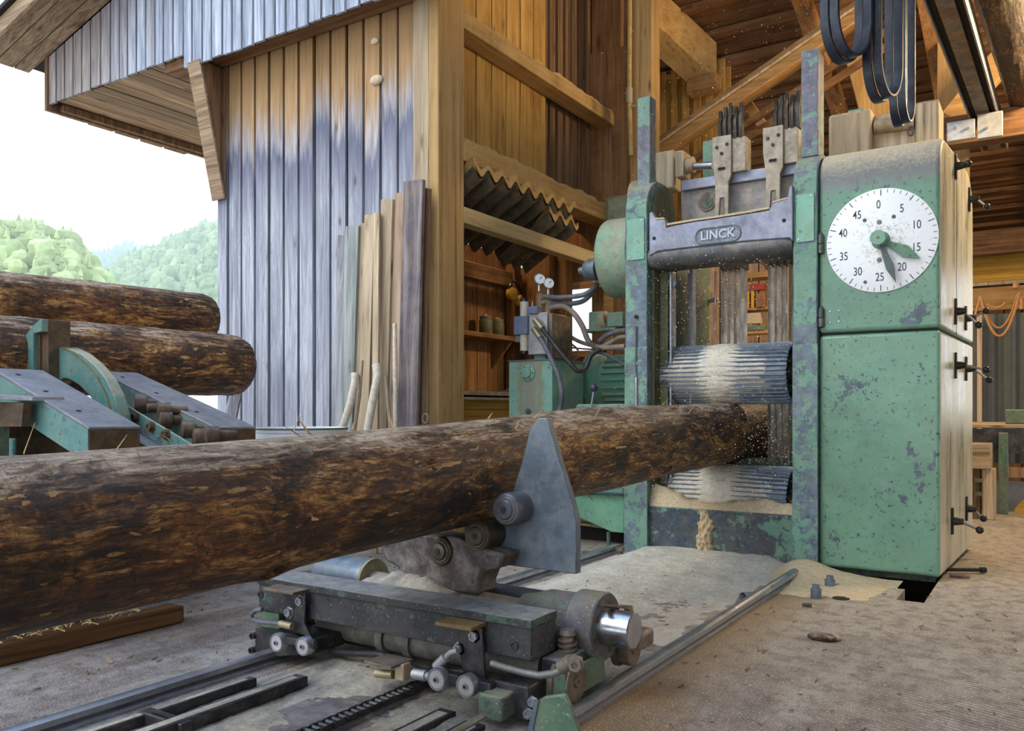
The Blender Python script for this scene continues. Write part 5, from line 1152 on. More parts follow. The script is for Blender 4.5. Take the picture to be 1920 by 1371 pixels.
ppoly([(982, 1392), (1002, 1316), (1010, 1314), (994, 1392)], 1.895, .06, 'guard_rib', M['bluesteel'], .002)
# cradle with rollers under the log and the pointed stop plate
ppoly([(708, 1018), (742, 1008), (790, 1000), (850, 1008), (905, 1030), (946, 1040), (936, 1066), (905, 1072), (896, 1096), (893, 1118), (840, 1108), (770, 1100), (735, 1090), (745, 1066), (722, 1052)], 2.30, .12, 'cradle', M['cradle'], .012)
N = 40; vs, fs = [], []
for j in range(13):
    for i in range(N + 1):
        x = -2.13 + .42 * i / N; y = 2.20 + .20 * j / 12; q = sin(pi * j / 12) ** .5 * sin(pi * min(1, i / N * 1.0)) ** .4
        vs.append((x, y, .25 + .07 * q + .03 * q * mnoise.noise((x * 14, y * 14, 0)) + .012 * q * mnoise.noise((x * 50, y * 50, 0))))
for j in range(12):
    for i in range(N): a = j*(N+1)+i; fs.append((a, a+1, a+N+2, a+N+1))
tag(MB().add(vs, fs).sub('piled_sawdust', M['sawdust_grey'], car, smooth=60), kind='stuff')
ppoly([(1009, 784), (1026, 784), (1035, 820), (1057, 895), (1071, 940), (1080, 976), (1080, 1077), (944, 1059), (925, 1046), (922, 990), (962, 920), (977, 873), (994, 804)], 2.40, .034, 'stop_plate', M['bluesteel'], .003)
def crol(px, py, y, r, L, mat, nm='cradle_roller'):
    c = W(px, py, y=y); o = MB().lathe(c + Vector((0, L, 0)), (0, -1, 0), [(0, r), (L - .012, r), (L - .004, r * .94), (L, r * .86), (L, r * .80), (L + .004, r * .74), (L + .004, r * .60), (L + .010, r * .52), (L + .012, r * .30), (L + .012, 0)], 40).sub(nm, M[mat], car)
    MB().hexbolt(c - Vector((0, .012, 0)), (0, -1, 0), .010, .004).sub('centre_bolt', M['carriage_dark'], o, org=CO)
crol(947, 956, 2.31, .056, .10, 'steel_dusty'); crol(893, 1005, 2.30, .055, .10, 'oily'); crol(824, 1034, 2.29, .053, .10, 'oily'); crol(739, 1034, 2.33, .040, .08, 'oily')

# ================================================================== SAWDUST ON THE GROUND
def heap(name, label, x0, x1, y0, y1, hf, mat, nx=120, ny=120):
    vs, fs = [], []
    for j in range(ny + 1):
        for i in range(nx + 1):
            x = x0 + (x1 - x0) * i / nx; y = y0 + (y1 - y0) * j / ny; u, v_ = i / nx, j / ny
            edge = min(1, 6 * min(u, 1 - u, v_, 1 - v_ + .2)); h = hf(x, y) + .010 * mnoise.noise((x * 5, y * 5, 1)) + .005 * mnoise.noise((x * 16, y * 16, 2)) + .0022 * mnoise.noise((x * 60, y * 60, 3))
            vs.append((x, y, h * edge - .004 * (1 - edge)))
    for j in range(ny):
        for i in range(nx): a = j * (nx + 1) + i; fs.append((a, a + 1, a + nx + 2, a + nx + 1))
    return tag(MB().add(vs, fs).build(name, mat, smooth=70), label, 'sawdust', kind='stuff')
def g2(x, y, cx, cy, sx, sy): return math.exp(-((x - cx) / sx) ** 2 - ((y - cy) / sy) ** 2)
heap('sawdust_bed', 'pale sawdust spread between the rails in front of the saw', -2.31, -1.19, 2.9, 4.92, lambda x, y: .013 + .05 * g2(x, y, -1.9, 4.85, .5, .35) + .03 * g2(x, y, -1.35, 4.8, .3, .25) - .012 * g2(x, y, -1.5, 3.5, .3, .5), M['sawdust_white'], 150, 260)
heap('sawdust_heap', 'small peaked sawdust heap at the foot of the right upright', -1.40, -.66, 4.05, 4.86, lambda x, y: -.008 + .085 * g2(x, y, -1.14, 4.74, .16, .15) + .03 * g2(x, y, -.95, 4.5, .28, .3), M['sawdust'], 90, 90)
heap('sawdust_track', 'ragged sawdust lying around the chain and bars near the camera', -2.28, -1.2, .9, 2.9, lambda x, y: -.003 + .022 * g2(x, y, -2.0, 2.15, .25, .2) + .012 * g2(x, y, -1.5, 1.9, .1, .6) + .016 * g2(x, y, -2.12, 1.6, .05, .6) + .011, M['sawdust_grey'], 140, 240)
# sawdust on top of the apron and the clump sliding down its face
vs, fs = [], []; NX, NY = 90, 14
for j in range(NY + 1):
    for i in range(NX + 1):
        x = -2.13 + .895 * i / NX; y = 4.885 + .17 * j / NY; u = i / NX
        top = .035 + .10 * max(0, 1 - u * 3.2) + .04 * g2(u, 0, .75, 0, .18, 1); e_ = sin(min(1, j / NY * 2.2) * pi / 2)
        vs.append((x, y, .302 + top * e_ * (1 + .35 * mnoise.noise((x * 16, y * 9, 0))) + .008 * mnoise.noise((x * 50, y * 50, 0)) * e_))
for j in range(NY):
    for i in range(NX): a = j*(NX+1)+i; fs.append((a, a+1, a+NX+2, a+NX+1))
tag(MB().add(vs, fs).build('sawdust_ledge', M['sawdust'], smooth=70), 'ridge of sawdust heaped along the top of the apron under the lower roller', 'sawdust', kind='stuff')
vs, fs = [], []; NX, NY = 26, 70
for j in range(NY + 1):
    for i in range(NX + 1):
        v_ = j / NY; u = i / NX * 2 - 1; zz = .305 - .305 * v_; wd = .030 + .035 * v_ + .018 * mnoise.noise((v_ * 5, 0, 4)); cx = -1.775 + .03 * v_ + .012 * sin(v_ * 7)
        h = max(0, 1 - u * u) ** .5 * (.022 + .03 * v_) * (1 + .7 * mnoise.noise((u * 3, v_ * 12, 2)))
        vs.append((cx + u * wd * (1 + .25 * mnoise.noise((v_ * 16, u, 9))), 4.881 - h, zz))
for j in range(NY):
    for i in range(NX): a = j*(NX+1)+i; fs.append((a, a+1, a+NX+2, a+NX+1))
tag(MB().add(vs, fs).build('sawdust_clump', M['sawdust'], smooth=70), 'clump of sawdust sliding down the middle of the apron', 'sawdust', kind='stuff')
# flying dust
rr = random.Random(21); mb = MB()
def speck(p, s):
    a = [Vector((rr.uniform(-1, 1), rr.uniform(-1, 1), rr.uniform(-1, 1))).normalized() * s for _ in range(3)]
    mb.add([p, p + a[0], p + a[1], p + a[2]], [(0, 1, 2), (0, 2, 3), (0, 3, 1), (1, 3, 2)])
for _ in range(2200):
    speck(Vector((rr.uniform(-2.1, -1.25), rr.uniform(4.3, 5.3), rr.uniform(.35, 2.0))), rr.uniform(.0025, .0065))
for _ in range(450): speck(Vector((rr.gauss(-1.35, .12), rr.uniform(4.5, 5.3), rr.gauss(.72, .18))), rr.uniform(.002, .006))
for _ in range(1000): speck(Vector((rr.uniform(-2.4, -.9), rr.uniform(4.5, 6.5), rr.uniform(1.9, 3.9))), rr.uniform(.002, .006))
for _ in range(200): speck(Vector((rr.uniform(-3.2, -1.6), rr.uniform(3.5, 5.5), rr.uniform(.4, 3.6))), rr.uniform(.0015, .004))
tag(mb.build('flying_sawdust', M['speck'], smooth=0), 'fine sawdust specks flying in front of the saw', 'sawdust', kind='stuff')
# loose chips
rr = random.Random(8); mb = MB()
def chip(x, y, L, wd, z=.004):
    a = rr.uniform(0, pi); d = Vector((cos(a), sin(a), rr.uniform(-.1, .25))) * L; s = Vector((-sin(a), cos(a), 0)) * wd
    p = Vector((x, y, z)); mb.prism([p - d/2 - s*.3, p - s/2, p + d/2 - s*.2, p + d/2 + s*.3, p + s/2, p - d/2 + s*.3], (0, 0, .0025))
for _ in range(330):
    if rr.random() < .5: chip(rr.uniform(-1.1, .6), rr.uniform(1.5, 4.6), rr.uniform(.006, .028), rr.uniform(.002, .007))
    else: chip(rr.uniform(-3.6, -2.42), rr.uniform(1.0, 4.2), rr.uniform(.006, .03), rr.uniform(.002, .007))
for _ in range(30): chip(rr.uniform(-2.2, -1.3), rr.uniform(2.8, 4.6), rr.uniform(.01, .03), rr.uniform(.003, .007), .02)
tag(mb.build('wood_chips', M['chips'], smooth=0), 'small scattered bark and wood chips on the floor', 'chips', kind='stuff')
for (px, py, L, wd, lab) in ((505, 1130, .10, .02, 'long pale splinter on the floor near the left end of the carriage'), (205, 1240, .05, .02, 'pale splinter lying left of the shiny rail'), (385, 1131, .03, .02, 'dark wood chip beside the end of the floor timber')):
    mb = MB(); p = W(px, py, z=.005); chip(p.x, p.y, L, wd, .005); tag(mb.build('wood_splinter', M['pale_z'], org=p, smooth=0), lab, 'splinter')
c = W(1542, 1195, z=.01); t = thing('bark_piece', 'dark bark piece with pale end lying on the dusty floor right of the rail', 'bark', c)
MB().sphere(c, .058, 14, (1, .7, .30)).sub('bark', M['barkp'], t); a = W(1562, 1196, z=.01); MB().sphere(a, .030, 12, (1, .9, .4)).sub('wood_face', M['pale_z'], t)
c = W(1408, 1118, z=.03); t = thing('steel_clip', 'bent flat steel clip standing in the sawdust beside the right rail', 'clip', c)
MB().band([W(1391, 1131, z=.005), W(1400, 1112, z=.035), W(1407, 1110, z=.045), W(1413, 1118, z=.035), W(1437, 1098, z=.05), W(1440, 1102, z=.03)], [(0, -.5, 1)] * 6, Vector((.05, .05, 0)), .004).sub('strip', M['bluesteel'], t, smooth=0)
for px, py, lab, r in ((1530, 1122, 'dark floor stud nearer the rail, right of the steel clip', .017), (1556, 1104, 'sawdust topped floor stud nearer the green cabinet', .017)):
    c = W(px, py, z=0); t = thing('floor_stud', lab, 'stud', c)
    MB().lathe(c, (0, 0, 1), [(0, r * 1.5), (.045, r * 1.5), (.048, r * 1.35), (.048, r), (.066, r), (.068, 0)], 20).sub('pin', M['bluesteel'], t)
c = W(1513, 1138, z=.004); tag(MB().cyl(c - Vector((.02, 0, -.008)), c + Vector((.02, 0, .008)), .008, n=10).build('loose_bolt', M['carriage_dark'], org=c), 'small loose bolt on the floor in front of the studs', 'bolt')
c = W(1577, 1122, z=.002); tag(MB().lathe(c, (0, 0, 1), [(0, .04), (.001, .04), (.0015, 0)], 24).build('floor_hole', M['dark'], org=c), 'round dark hole in the dusty floor behind the studs', 'hole')
# ================================================================== LOG DECK (left): two waiting logs, ramp arms, kickers
roundlog('waiting_log', 'nearer waiting log on the left, behind the green kicker', (-3.98, -1.2, 1.13), (-3.95, 3.18, 1.165), .19, .172, M['bark2'], 2, 'logs waiting on the deck')
roundlog('waiting_log', 'farther waiting log on the left, lying behind and above the nearer one', (-4.42, -1.2, 1.40), (-4.33, 3.25, 1.46), .165, .150, M['bark2'], 8, 'logs waiting on the deck')
mb = MB(); rr = random.Random(3)
for _ in range(70):
    y = rr.uniform(.8, 3.1); q = rr.uniform(.6, 2.4); f = rr.random() < .55; c = Vector((-4.37, y, 1.43)) if f else Vector((-3.96, y, 1.15)); R = .158 if f else .182
    n_ = Vector((cos(q), 0, sin(q))); d = (Vector((0, rr.choice((-1, 1)), 0)) + n_ * rr.uniform(.02, .5)).normalized(); s = d.cross(n_).normalized() * .0015; p = c + n_ * R; L = rr.uniform(.03, .12)
    mb.add([p - s, p + s, p + d * L, p - s + n_ * .002], [(0, 1, 2), (1, 3, 2), (3, 0, 2)])
tag(mb.build('bark_fibres', M['shred'], smooth=0), 'thin bark fibres sticking up from the two waiting logs', 'bark', kind='stuff')

def arm(name, label, y, x0, z0, x1, z1, w, hgt=.13):
    t = thing(name, label, 'ramp', (x1, y + w / 2, 0), 'ramp arms of the log deck')
    d = Vector((x1 - x0, 0, z1 - z0)).normalized(); n = Vector((-d.z, 0, d.x))
    p0, p1 = Vector((x0, y, z0)), Vector((x1, y, z1))
    MB().prism([p0, p1, p1 - n * .012, p0 - n * .012], (0, w, 0)).sub('top_plate', M['deckplate'], t, bevel=.003)
    for k, yy in enumerate((y + .004, y + w - .016)):
        MB().prism([p0 - n * .012, p1 - n * .012 - d * .004, Vector((x1 - .004, y, z1 - hgt)), Vector((x0, y, z0 - hgt))], (0, .012, 0)).sub('side_web', M['green_teal'], t).location.y += 0 if k == 0 else w - .02
    MB().box(x1 - .016, x1 - .002, y + .003, y + w - .003, z1 - hgt, z1 - .012).sub('end_plate', M['deckrust'], t)
    for f in (.12, .42, .75):
        c = p0.lerp(p1, f) + Vector((0, w * .3, 0)); MB().cyl(c + n * .0005, c + n * .0015, .010, n=12).sub('bolt_hole', M['dark'], t)
    MB().box(-3.80, -3.70, y + w * .3, y + w * .7, 0, z0 - hgt + .09).sub('leg', M['green_dark'], t)
    return t
a1 = W(38, 682, y=1.70); e1 = W(212, 798, y=1.78)
arm('ramp_arm', 'nearer wide steel ramp arm with teal side at the left edge', 1.66, -3.55, 1.075, -2.86, .845, .20)
arm('ramp_arm', 'farther steel ramp arm ending beside the grey barn wall', 2.20, -3.72, 1.09, -2.86, .835, .20)
t = thing('deck_frame', 'teal and rusty steel frame joining the ramp arms', 'frame', (-3.4, 1.6, 0))
c0, c1 = W(0, 742, y=1.52), W(62, 748, y=1.60)
MB().prism([W(-60, 738, y=1.5), W(60, 744, y=1.62), W(62, 752, y=1.62), W(-60, 748, y=1.5)], (0, .12, 0)).sub('top_plate', M['deckplate'], t, bevel=.002)
MB().prism([W(-60, 752, y=1.55), W(44, 756, y=1.6), W(40, 800, y=1.6), W(-60, 800, y=1.55)], (0, .03, 0)).sub('cross_web', M['deckrust'], t)
MB().box(-3.9, -3.05, 1.45, 1.50, .52, .64).sub('cross_web', M['deckrust'], t)
MB().box(-3.95, -2.95, 2.25, 2.30, .60, .74).sub('cross_web', M['deckrust'], t)
MB().prism([(-3.95, 1.3, .78), (-3.95, 2.9, .78), (-3.95, 2.9, .70), (-3.95, 1.3, .70)], (.10, 0, 0)).sub('long_beam', M['deckrust'], t)
MB().prism([(-3.06, 1.3, .62), (-3.06, 2.4, .62), (-3.06, 2.4, .50), (-3.06, 1.3, .50)], (.08, 0, 0)).sub('long_beam', M['green_teal'], t)
a = W(24, 830, y=1.6); MB().cyl((a.x, 1.6, 0), (a.x, 1.6, .80), .012, n=10).sub('rod', M['green_teal'], t)
MB().box(-4.0, -3.96, 1.0, 3.0, .0, .86).sub('back_plate', M['deckrust'], t)
for yy in (1.4, 2.8): MB().box(-3.95, -3.85, yy, yy + .08, 0, .72).sub('leg', M['green_dark'], t)
# kicker: sickle shaped swinging arm and its stop
t = thing('log_kicker', 'teal sickle shaped kicker arm with worn yellow edge between the ramp arms', 'kicker', W(160, 760, y=2.02))
out = [(93, 656), (110, 652), (130, 654), (152, 664), (176, 684), (198, 710), (214, 742), (224, 778), (228, 815), (228, 850)]
inn = [(214, 850), (206, 825), (196, 790), (184, 765), (166, 740), (148, 722), (132, 712), (120, 709), (112, 712), (108, 728), (92, 714), (90, 690)]
MB().prism([W(a, b, y=2.0) for a, b in out + inn], (0, .05, 0)).sub('arm', M['green_teal'], t, bevel=.004)
mb = MB()
for (a, b), (c, d) in zip(out[2:], out[3:]): mb.bar(W(a, b, y=2.035) + Vector((.004, 0, .003)), W(c, d, y=2.035) + Vector((.004, 0, .003)), .075, .008, up=(.6, 0, .8))
mb.sub('worn_edge', M['brass_edge'], t)
t = thing('log_stop', 'upright teal stop block holding back the waiting logs', 'stop', W(80, 680, y=1.95))
MB().prism([W(a, b, y=1.92) for a, b in ((78, 598), (78, 622), (62, 626), (62, 702), (20, 680), (20, 660), (28, 640), (50, 626), (62, 610), (74, 600))], (0, .03, 0)).sub('side_plate', M['green_teal'], t, bevel=.003)
MB().prism([W(a, b, y=1.95) for a, b in ((78, 598), (90, 599), (90, 720), (78, 700))], (0, .10, 0)).sub('stop_face', M['deckrust'], t, bevel=.003)
MB().prism([W(a, b, y=1.94) for a, b in ((62, 628), (74, 624), (74, 706), (62, 694))], (0, .05, 0)).sub('rib', M['deckrust'], t, bevel=.003)
# inclined toothed conveyor with dark rollers
t = thing('roller_ladder', 'slanted teal frame carrying small dark feed rollers between the ramp arms', 'conveyor', W(300, 780, y=2.15))
p0, p1 = W(222, 752, y=2.10), W(372, 842, y=2.10); d = (p1 - p0).normalized(); n = Vector((-d.z, 0, d.x))
MB().prism([p0, p1, p1 - n * .075, p0 - n * .075], (0, .012, 0)).sub('side_rail', M['green_teal'], t, bevel=.002)
MB().prism([p0 - n * .075, p1 - n * .075, p1 - n * .085, p0 - n * .085], (0, -.05, 0)).sub('side_flange', M['deckplate'], t)
for px, py in ((256, 783), (285, 800), (313, 815)): MB().hexbolt(W(px, py, y=2.10), (0, -1, 0), .018, .02).sub('hex_bolt', M['deckrust'], t)
for px, py, r in ((250, 757, .045), (298, 787, .040), (340, 805, .038), (362, 822, .040), (295, 770, .034), (385, 815, .034), (275, 765, .02)):
    c = W(px, py, y=2.13); MB().lathe(c, (0.55, 1, 0), [(0, r * .8), (.004, r), (.05, r), (.055, r * .55), (.12, r * .5), (.12, 0)], 24).sub('roller', M['rustroller'], t)
p2 = p0 + Vector((0, .16, 0)); MB().prism([p2, p1 + Vector((0, .16, 0)), p1 + Vector((0, .16, 0)) - n * .08, p2 - n * .08], (0, .012, 0)).sub('side_rail', M['deckrust'], t)
# timber and shavings on the floor under the log
ft = thing('floor_timber', 'wet brown timber lying on the floor under the log at the left', 'timber', (-3.14, 1.5, 0))
MB().box(-3.19, -3.10, -.4, 2.22, 0, .075).sub('beam', M['timber_dark'], ft, bevel=.010)
ft = thing('floor_board', 'flat board behind the wet timber, covered by wood shavings', 'board', (-3.35, 1.5, 0))
MB().box(-3.48, -3.20, -.4, 1.95, 0, .05).sub('board', M['timber_dark'], ft, bevel=.006)
mb = MB(); rr = random.Random(12)
for _ in range(900):
    x = rr.uniform(-3.46, -3.10); y = rr.uniform(.5, 2.0); z = .058 + rr.random() * .04 + (.02 if x > -3.2 else 0); a = rr.uniform(0, 2 * pi); r = rr.uniform(.015, .05)
    pts = [Vector((x + r * cos(a + k * .5), y + r * sin(a + k * .5), z + .012 * sin(k))) for k in range(4)]
    mb.band(pts, [(0, 0, 1)] * 4, Vector((0, 0, .003)) + Vector((rr.uniform(-.004, .004), .003, 0)), .0008)
tag(mb.build('wood_shavings', M['shaving'], smooth=0), 'curly pale wood shavings on the boards under the log', 'shavings', kind='stuff')

# ================================================================== LEANING BOARDS AND HANDLES AT THE BARN WALL
def plank(label, pxl, pxr, pyt, y, mat, th=.022, lean=.10, nm='leaning_board', tilt=0, y0b=.18):
    a, b = W(pxl, pyt, y=y), W(pxr, pyt, y=y); wd = b.x - a.x; top = a.z; t = thing(nm, label, 'board', ((a.x + b.x) / 2, y - lean, 0), 'boards leaning on the barn wall')
    x0, x1 = a.x, b.x; yb = y - lean
    vs = [(x0 + tilt, yb, 0), (x1 + tilt, yb, 0), (x1 + tilt, yb + th, 0), (x0 + tilt, yb + th, 0), (x0, y, top), (x1, y, top - .01), (x1, y + th, top - .01), (x0, y + th, top)]
    MB().add(vs, [(3,2,1,0),(4,5,6,7),(0,1,5,4),(1,2,6,5),(2,3,7,6),(3,0,4,7)]).sub('board', M[mat], t, bevel=.003); return t
plank('short grey leaning board, leftmost of the boards on the siding', 633, 650, 440, 4.17, 'greyplank1')
plank('grey green leaning board, second from the left', 648, 672, 424, 4.16, 'greyplank2')
plank('pale warm leaning board right of the grey green one', 674, 684, 418, 4.18, 'pale_z')
plank('bright pale leaning board in the middle of the row', 683, 702, 402, 4.16, 'pale_z')
plank('narrow twisted pale lath leaning on the boards, tapering down to the right', 700, 711, 398, 4.11, 'pale_z', .02, .16, tilt=.12)
plank('wide bright leaning board with dark right edge', 714, 736, 374, 4.15, 'pale_z', .03)
plank('pinkish pale leaning board beside the dark purple one', 740, 757, 362, 4.17, 'pale2')
plank('wide dark weathered board leaning beside the corner post', 757, 793, 340, 4.13, 'dark_plank', .028)
plank('thin brown board between the dark board and the corner post', 797, 806, 352, 4.19, 'brown_z')
plank('thin grey lath leaning at the far end of the wall behind the waiting log', 455, 463, 640, 4.12, 'greyplank1', .015, .2, tilt=-.30)
plank('grey board leaning low at the far left corner of the wall', 440, 458, 700, 4.0, 'grey_z', .015, .1, tilt=-.22)
def handle(lab, pts, y, r0, mat, nm='axe_haft', knob=True):
    P = [W(a, b, y=y + i * -.03) for i, (a, b) in enumerate(pts)]; t = thing(nm, lab, 'haft', P[-1], 'wooden hafts and sticks leaning on the boards')
    Q = []
    for k in range(len(P) - 1):
        for s_ in range(6): Q.append(P[k].lerp(P[k+1], s_ / 6))
    Q.append(P[-1]); m = len(Q); rr_ = [r0 * (1.35 if knob and i == 0 else (1.2 if knob and i < 3 else 1 + .15 * sin(i / m * 3))) for i in range(m)]
    MB().tube(Q, r0, 14, rr=rr_).sub('shaft', M[mat], t)
handle('curved pale axe handle with flared end, left one in front of the boards', [(666, 702), (664, 722), (656, 760), (640, 810), (632, 840)], 3.95, .021, 'ash')
handle('curved pale axe handle with flared end, right one in front of the boards', [(706, 686), (708, 705), (700, 745), (690, 800), (686, 830)], 3.95, .022, 'ash')
handle('thin straight stick standing between the two axe handles', [(679, 676), (674, 740), (664, 812)], 4.0, .011, 'ash2', 'stick', False)
handle('thin pale rod with a hole, leaning left of the dark board', [(740, 607), (741, 700), (741, 810)], 4.05, .013, 'ash', 'stick', False)
handle('twisted brown branch leaning low beside the pale boards', [(724, 706), (728, 760), (732, 806)], 4.02, .010, 'ash2', 'stick', False)
c = W(798, 785, y=4.1); t = thing('iron_ring', 'small iron ring hanging low on the dark leaning board', 'ring', c)
MB().tube([c + Vector((.022 * cos(q), 0, .03 * sin(q))) for q in [i * pi / 8 for i in range(16)]], .006, 8, closed=True).sub('ring', M['rusty'], t)
# white lidded tub behind the log
c = W(562, 806, y=3.45); t = thing('lidded_tub', 'round tub with white lid and green rim behind the long log', 'tub', (c.x, c.y, 0))
MB().lathe((c.x, c.y, 0), (0, 0, 1), [(0, .24), (.02, .25), (c.z - .03, .27), (c.z - .01, .27)], 44).sub('body', M['white'], t)
MB().lathe((c.x, c.y, c.z - .015), (0, 0, 1), [(0, .275), (.02, .28), (.03, .272), (.03, .255), (.024, .25), (.026, 0)], 44).sub('lid', M['white'], t)
MB().tube([(c.x + .278 * cos(q), c.y + .278 * sin(q), c.z + .008) for q in [i * pi / 24 for i in range(48)]], .006, 6, closed=True).sub('rim', M['green_dull'], t)
# cobwebbed wasp nests on the siding
for px, py, r, lab in ((706, 150, .055, 'pale round wasp nest stuck high on the siding, lower of two'), (703, 77, .035, 'small pale cobweb lump on the siding above the round nest')):
    c = W(px, py, y=YW - .01); tag(MB().sphere(c, r, 16, (1, .5, .62)).build('wasp_nest', M['nest'], org=c), lab, 'nest')

# ================================================================== HYDRAULIC UNIT
hu = thing('hydraulic_unit', 'mint green hydraulic tank with valve block, gauges and hoses left of the saw', 'hydraulic unit', (-3.05, 5.2, .3)); HO = hu['_o']
MB().box(-3.265, -2.905, 5.0, 5.46, .35, 1.262).sub('tank', M['green_tank_stained'], hu, bevel=.006)
MB().box(-3.27, -2.90, 4.995, 5.465, 1.255, 1.268).sub('tank_lid', M['bluesteel'], hu, bevel=.002)
c = W(990, 699, y=4.998); MB().lathe(c, (0, -1, 0), [(0, .058), (.008, .058), (.010, .050), (.012, .035), (.026, .034), (.028, 0)], 32).sub('filler_cap', M['green_tank'], hu)
for k in range(6):
    a = k * pi / 3; MB().lathe(c + Vector((.046 * cos(a), -.010, .046 * sin(a))), (0, -1, 0), [(0, .006), (.004, .005), (.004, 0)], 8).sub('cap_bolt', M['bluesteel'], hu)
c = W(991, 772, y=4.998); MB().lathe(c, (0, -1, 0), [(0, .022), (.01, .02), (.02, .012), (.03, .012), (.03, 0)], 12).sub('drain_plug', M['bluesteel'], hu)
# stand and valve block
a, b = W(1000, 590, y=5.02), W(1022, 672, y=5.02); MB().box(a.x, b.x, 5.03, 5.2, 1.262, 1.50).sub('block_stand', M['green_tank'], hu)
a, b = W(990, 588, y=4.98), W(1021, 640, y=4.98); MB().box(a.x, b.x + .02, 4.98, 5.26, 1.30, a.z).sub('valve_block', M['alu'], hu, bevel=.004)
a2 = W(1021, 590, y=5.0); MB().box(b.x + .02, b.x + .05, 5.0, 5.28, 1.27, a.z - .01).sub('side_plate', M['rusty'], hu, bevel=.003)
a3, b3 = W(966, 594, y=4.97), W(991, 627, y=4.97); MB().box(a3.x, b3.x, 4.95, 5.05, b3.z, a3.z).sub('solenoid_coil', M['bluebox'], hu, bevel=.004)
MB().box(a3.x - .01, a3.x + .05, 4.98, 5.06, b3.z - .05, b3.z).sub('solenoid_coil', M['steel'], hu, bevel=.004)
a4, b4 = W(989, 575, y=4.96), W(1007, 588, y=4.96); MB().box(a4.x, b4.x, 4.96, 5.04, b4.z, a4.z).sub('connector', M['bluebox'], hu, bevel=.003)
MB().cyl(W(998, 575, y=4.98), W(998.5, 564, y=4.98), .006, .002, n=8).sub('connector_pin', M['steel'], hu)
c = W(983, 600, y=4.99); top, bot = W(984.5, 566, y=4.99), W(985, 658, y=4.99)
MB().cyl((c.x, 4.99, bot.z), (c.x, 4.99, top.z), .030, n=20).sub('spool_cylinder', M['cream'], hu)
for z0, z1 in ((top.z - .005, top.z + .022), (bot.z - .022, bot.z + .005)): MB().lathe((c.x, 4.99, z0), (0, 0, 1), [(0, .027), (.004, .030), (z1 - z0 - .004, .030), (z1 - z0, .026), (z1 - z0, 0)], 12).sub('end_cap', M['black'], hu)
for px, py, dy, lab in ((1011, 524, 0, ''), (1028, 532, .05, '')):
    g = W(px, py, y=5.0 + dy); gb = MB().lathe(g + Vector((-.015, .01, 0)), (.75, -.62, .05), [(0, .036), (.004, .040), (.030, .040), (.034, .037), (.032, .034), (.032, 0)], 28).sub('pressure_gauge', M['chrome'], hu)
    f = g + Vector((-.015, .01, 0)) + Vector((.75, -.62, .05)).normalized() * .0325; MB().lathe(f, (.75, -.62, .05), [(0, .033), (.0006, .033), (.001, 0)], 28).sub('gauge_face', M['white'], gb, org=HO)
    nd = Vector((.62, .75, 0)).normalized(); MB().bar(f + Vector((.75, -.62, .05)).normalized() * .002, f + Vector((.75, -.62, .05)).normalized() * .002 + nd * .018 + Vector((0, 0, .016)), .003, .001, up=(.75, -.62, 0)).sub('needle', M['ink'], gb, org=HO)
    MB().cyl(g - Vector((0, 0, .036)), g - Vector((0, 0, .085)), .010, n=10).sub('gauge_stem', M['chrome'], gb, org=HO)
for pts, r, m in (([(1011, 550), (1011, 562), (1011, 585)], .018, 'brass'), ([(1030, 560), (1028, 575), (1026, 590)], .020, 'brass'), ([(1008, 556), (1020, 558)], .018, 'brass'), ([(1012, 568), (1024, 566)], .018, 'brass')):
    MB().tube([W(a, b, y=5.03) for a, b in pts], r, 6).sub('fitting', M[m], hu)
def hose(pts, r, m, ys=None, n=6):
    ys = ys or [5.0] * len(pts); P = [W(a, b, y=yy) for (a, b), yy in zip(pts, ys)]; Q = []
    for i in range(len(P) - 1):
        p0, p1, p2, p3 = P[max(0, i-1)], P[i], P[i+1], P[min(len(P)-1, i+2)]
        for s_ in range(n):
            t_ = s_ / n; Q.append(.5 * ((2 * p1) + (p2 - p0) * t_ + (2*p0 - 5*p1 + 4*p2 - p3) * t_**2 + (3*p1 - p0 - 3*p2 + p3) * t_**3))
    Q.append(P[-1]); return MB().tube(Q, r, 12).sub('hose', M[m], hu)
hose([(1018, 556), (1050, 558), (1090, 554), (1108, 545), (1120, 533)], .017, 'hose', [5.0, 5.0, 5.02, 5.05, 5.1])
hose([(1030, 568), (1060, 570), (1090, 566), (1108, 552), (1118, 538)], .017, 'hose', [5.03, 5.05, 5.07, 5.1, 5.12])
hose([(1032, 577), (1056, 575), (1076, 588), (1092, 612), (1104, 640), (1124, 652), (1172, 650)], .019, 'hose_brown', [5.0, 5.0, 5.0, 5.02, 5.05, 5.1, 5.1])
hose([(1014, 614), (1030, 634), (1050, 660), (1072, 685), (1084, 696), (1098, 690), (1108, 668), (1125, 655)], .016, 'hose_black', [4.93, 4.92, 4.92, 4.93, 4.95, 5.0, 5.03, 5.08])
hose([(1010, 630), (1022, 650), (1038, 684), (1050, 715), (1053, 750), (1045, 785)], .017, 'hose', [4.95, 4.93, 4.92, 4.92, 4.93, 4.95])
hose([(1060, 625), (1085, 640), (1120, 650), (1172, 655)], .014, 'hose_brown', [5.3, 5.3, 5.2, 5.2]); hose([(1122, 642), (1140, 628), (1160, 621), (1175, 620)], .018, 'hose', [5.2, 5.25, 5.25, 5.2])
hose([(1118, 655), (1140, 645), (1160, 634), (1174, 632)], .016, 'hose_brown', [5.15, 5.2, 5.2, 5.2]); hose([(1108, 660), (1130, 662), (1150, 672), (1172, 684)], .014, 'hose', [5.2, 5.2, 5.2, 5.2])
hose([(1062, 640), (1080, 652), (1086, 668), (1075, 674)], .007, 'copper', [5.3] * 4); hose([(1060, 650), (1090, 654), (1130, 655), (1170, 652)], .006, 'red', [5.35] * 4); hose([(996, 645), (1006, 662), (1022, 668)], .005, 'copper', [5.0] * 3)
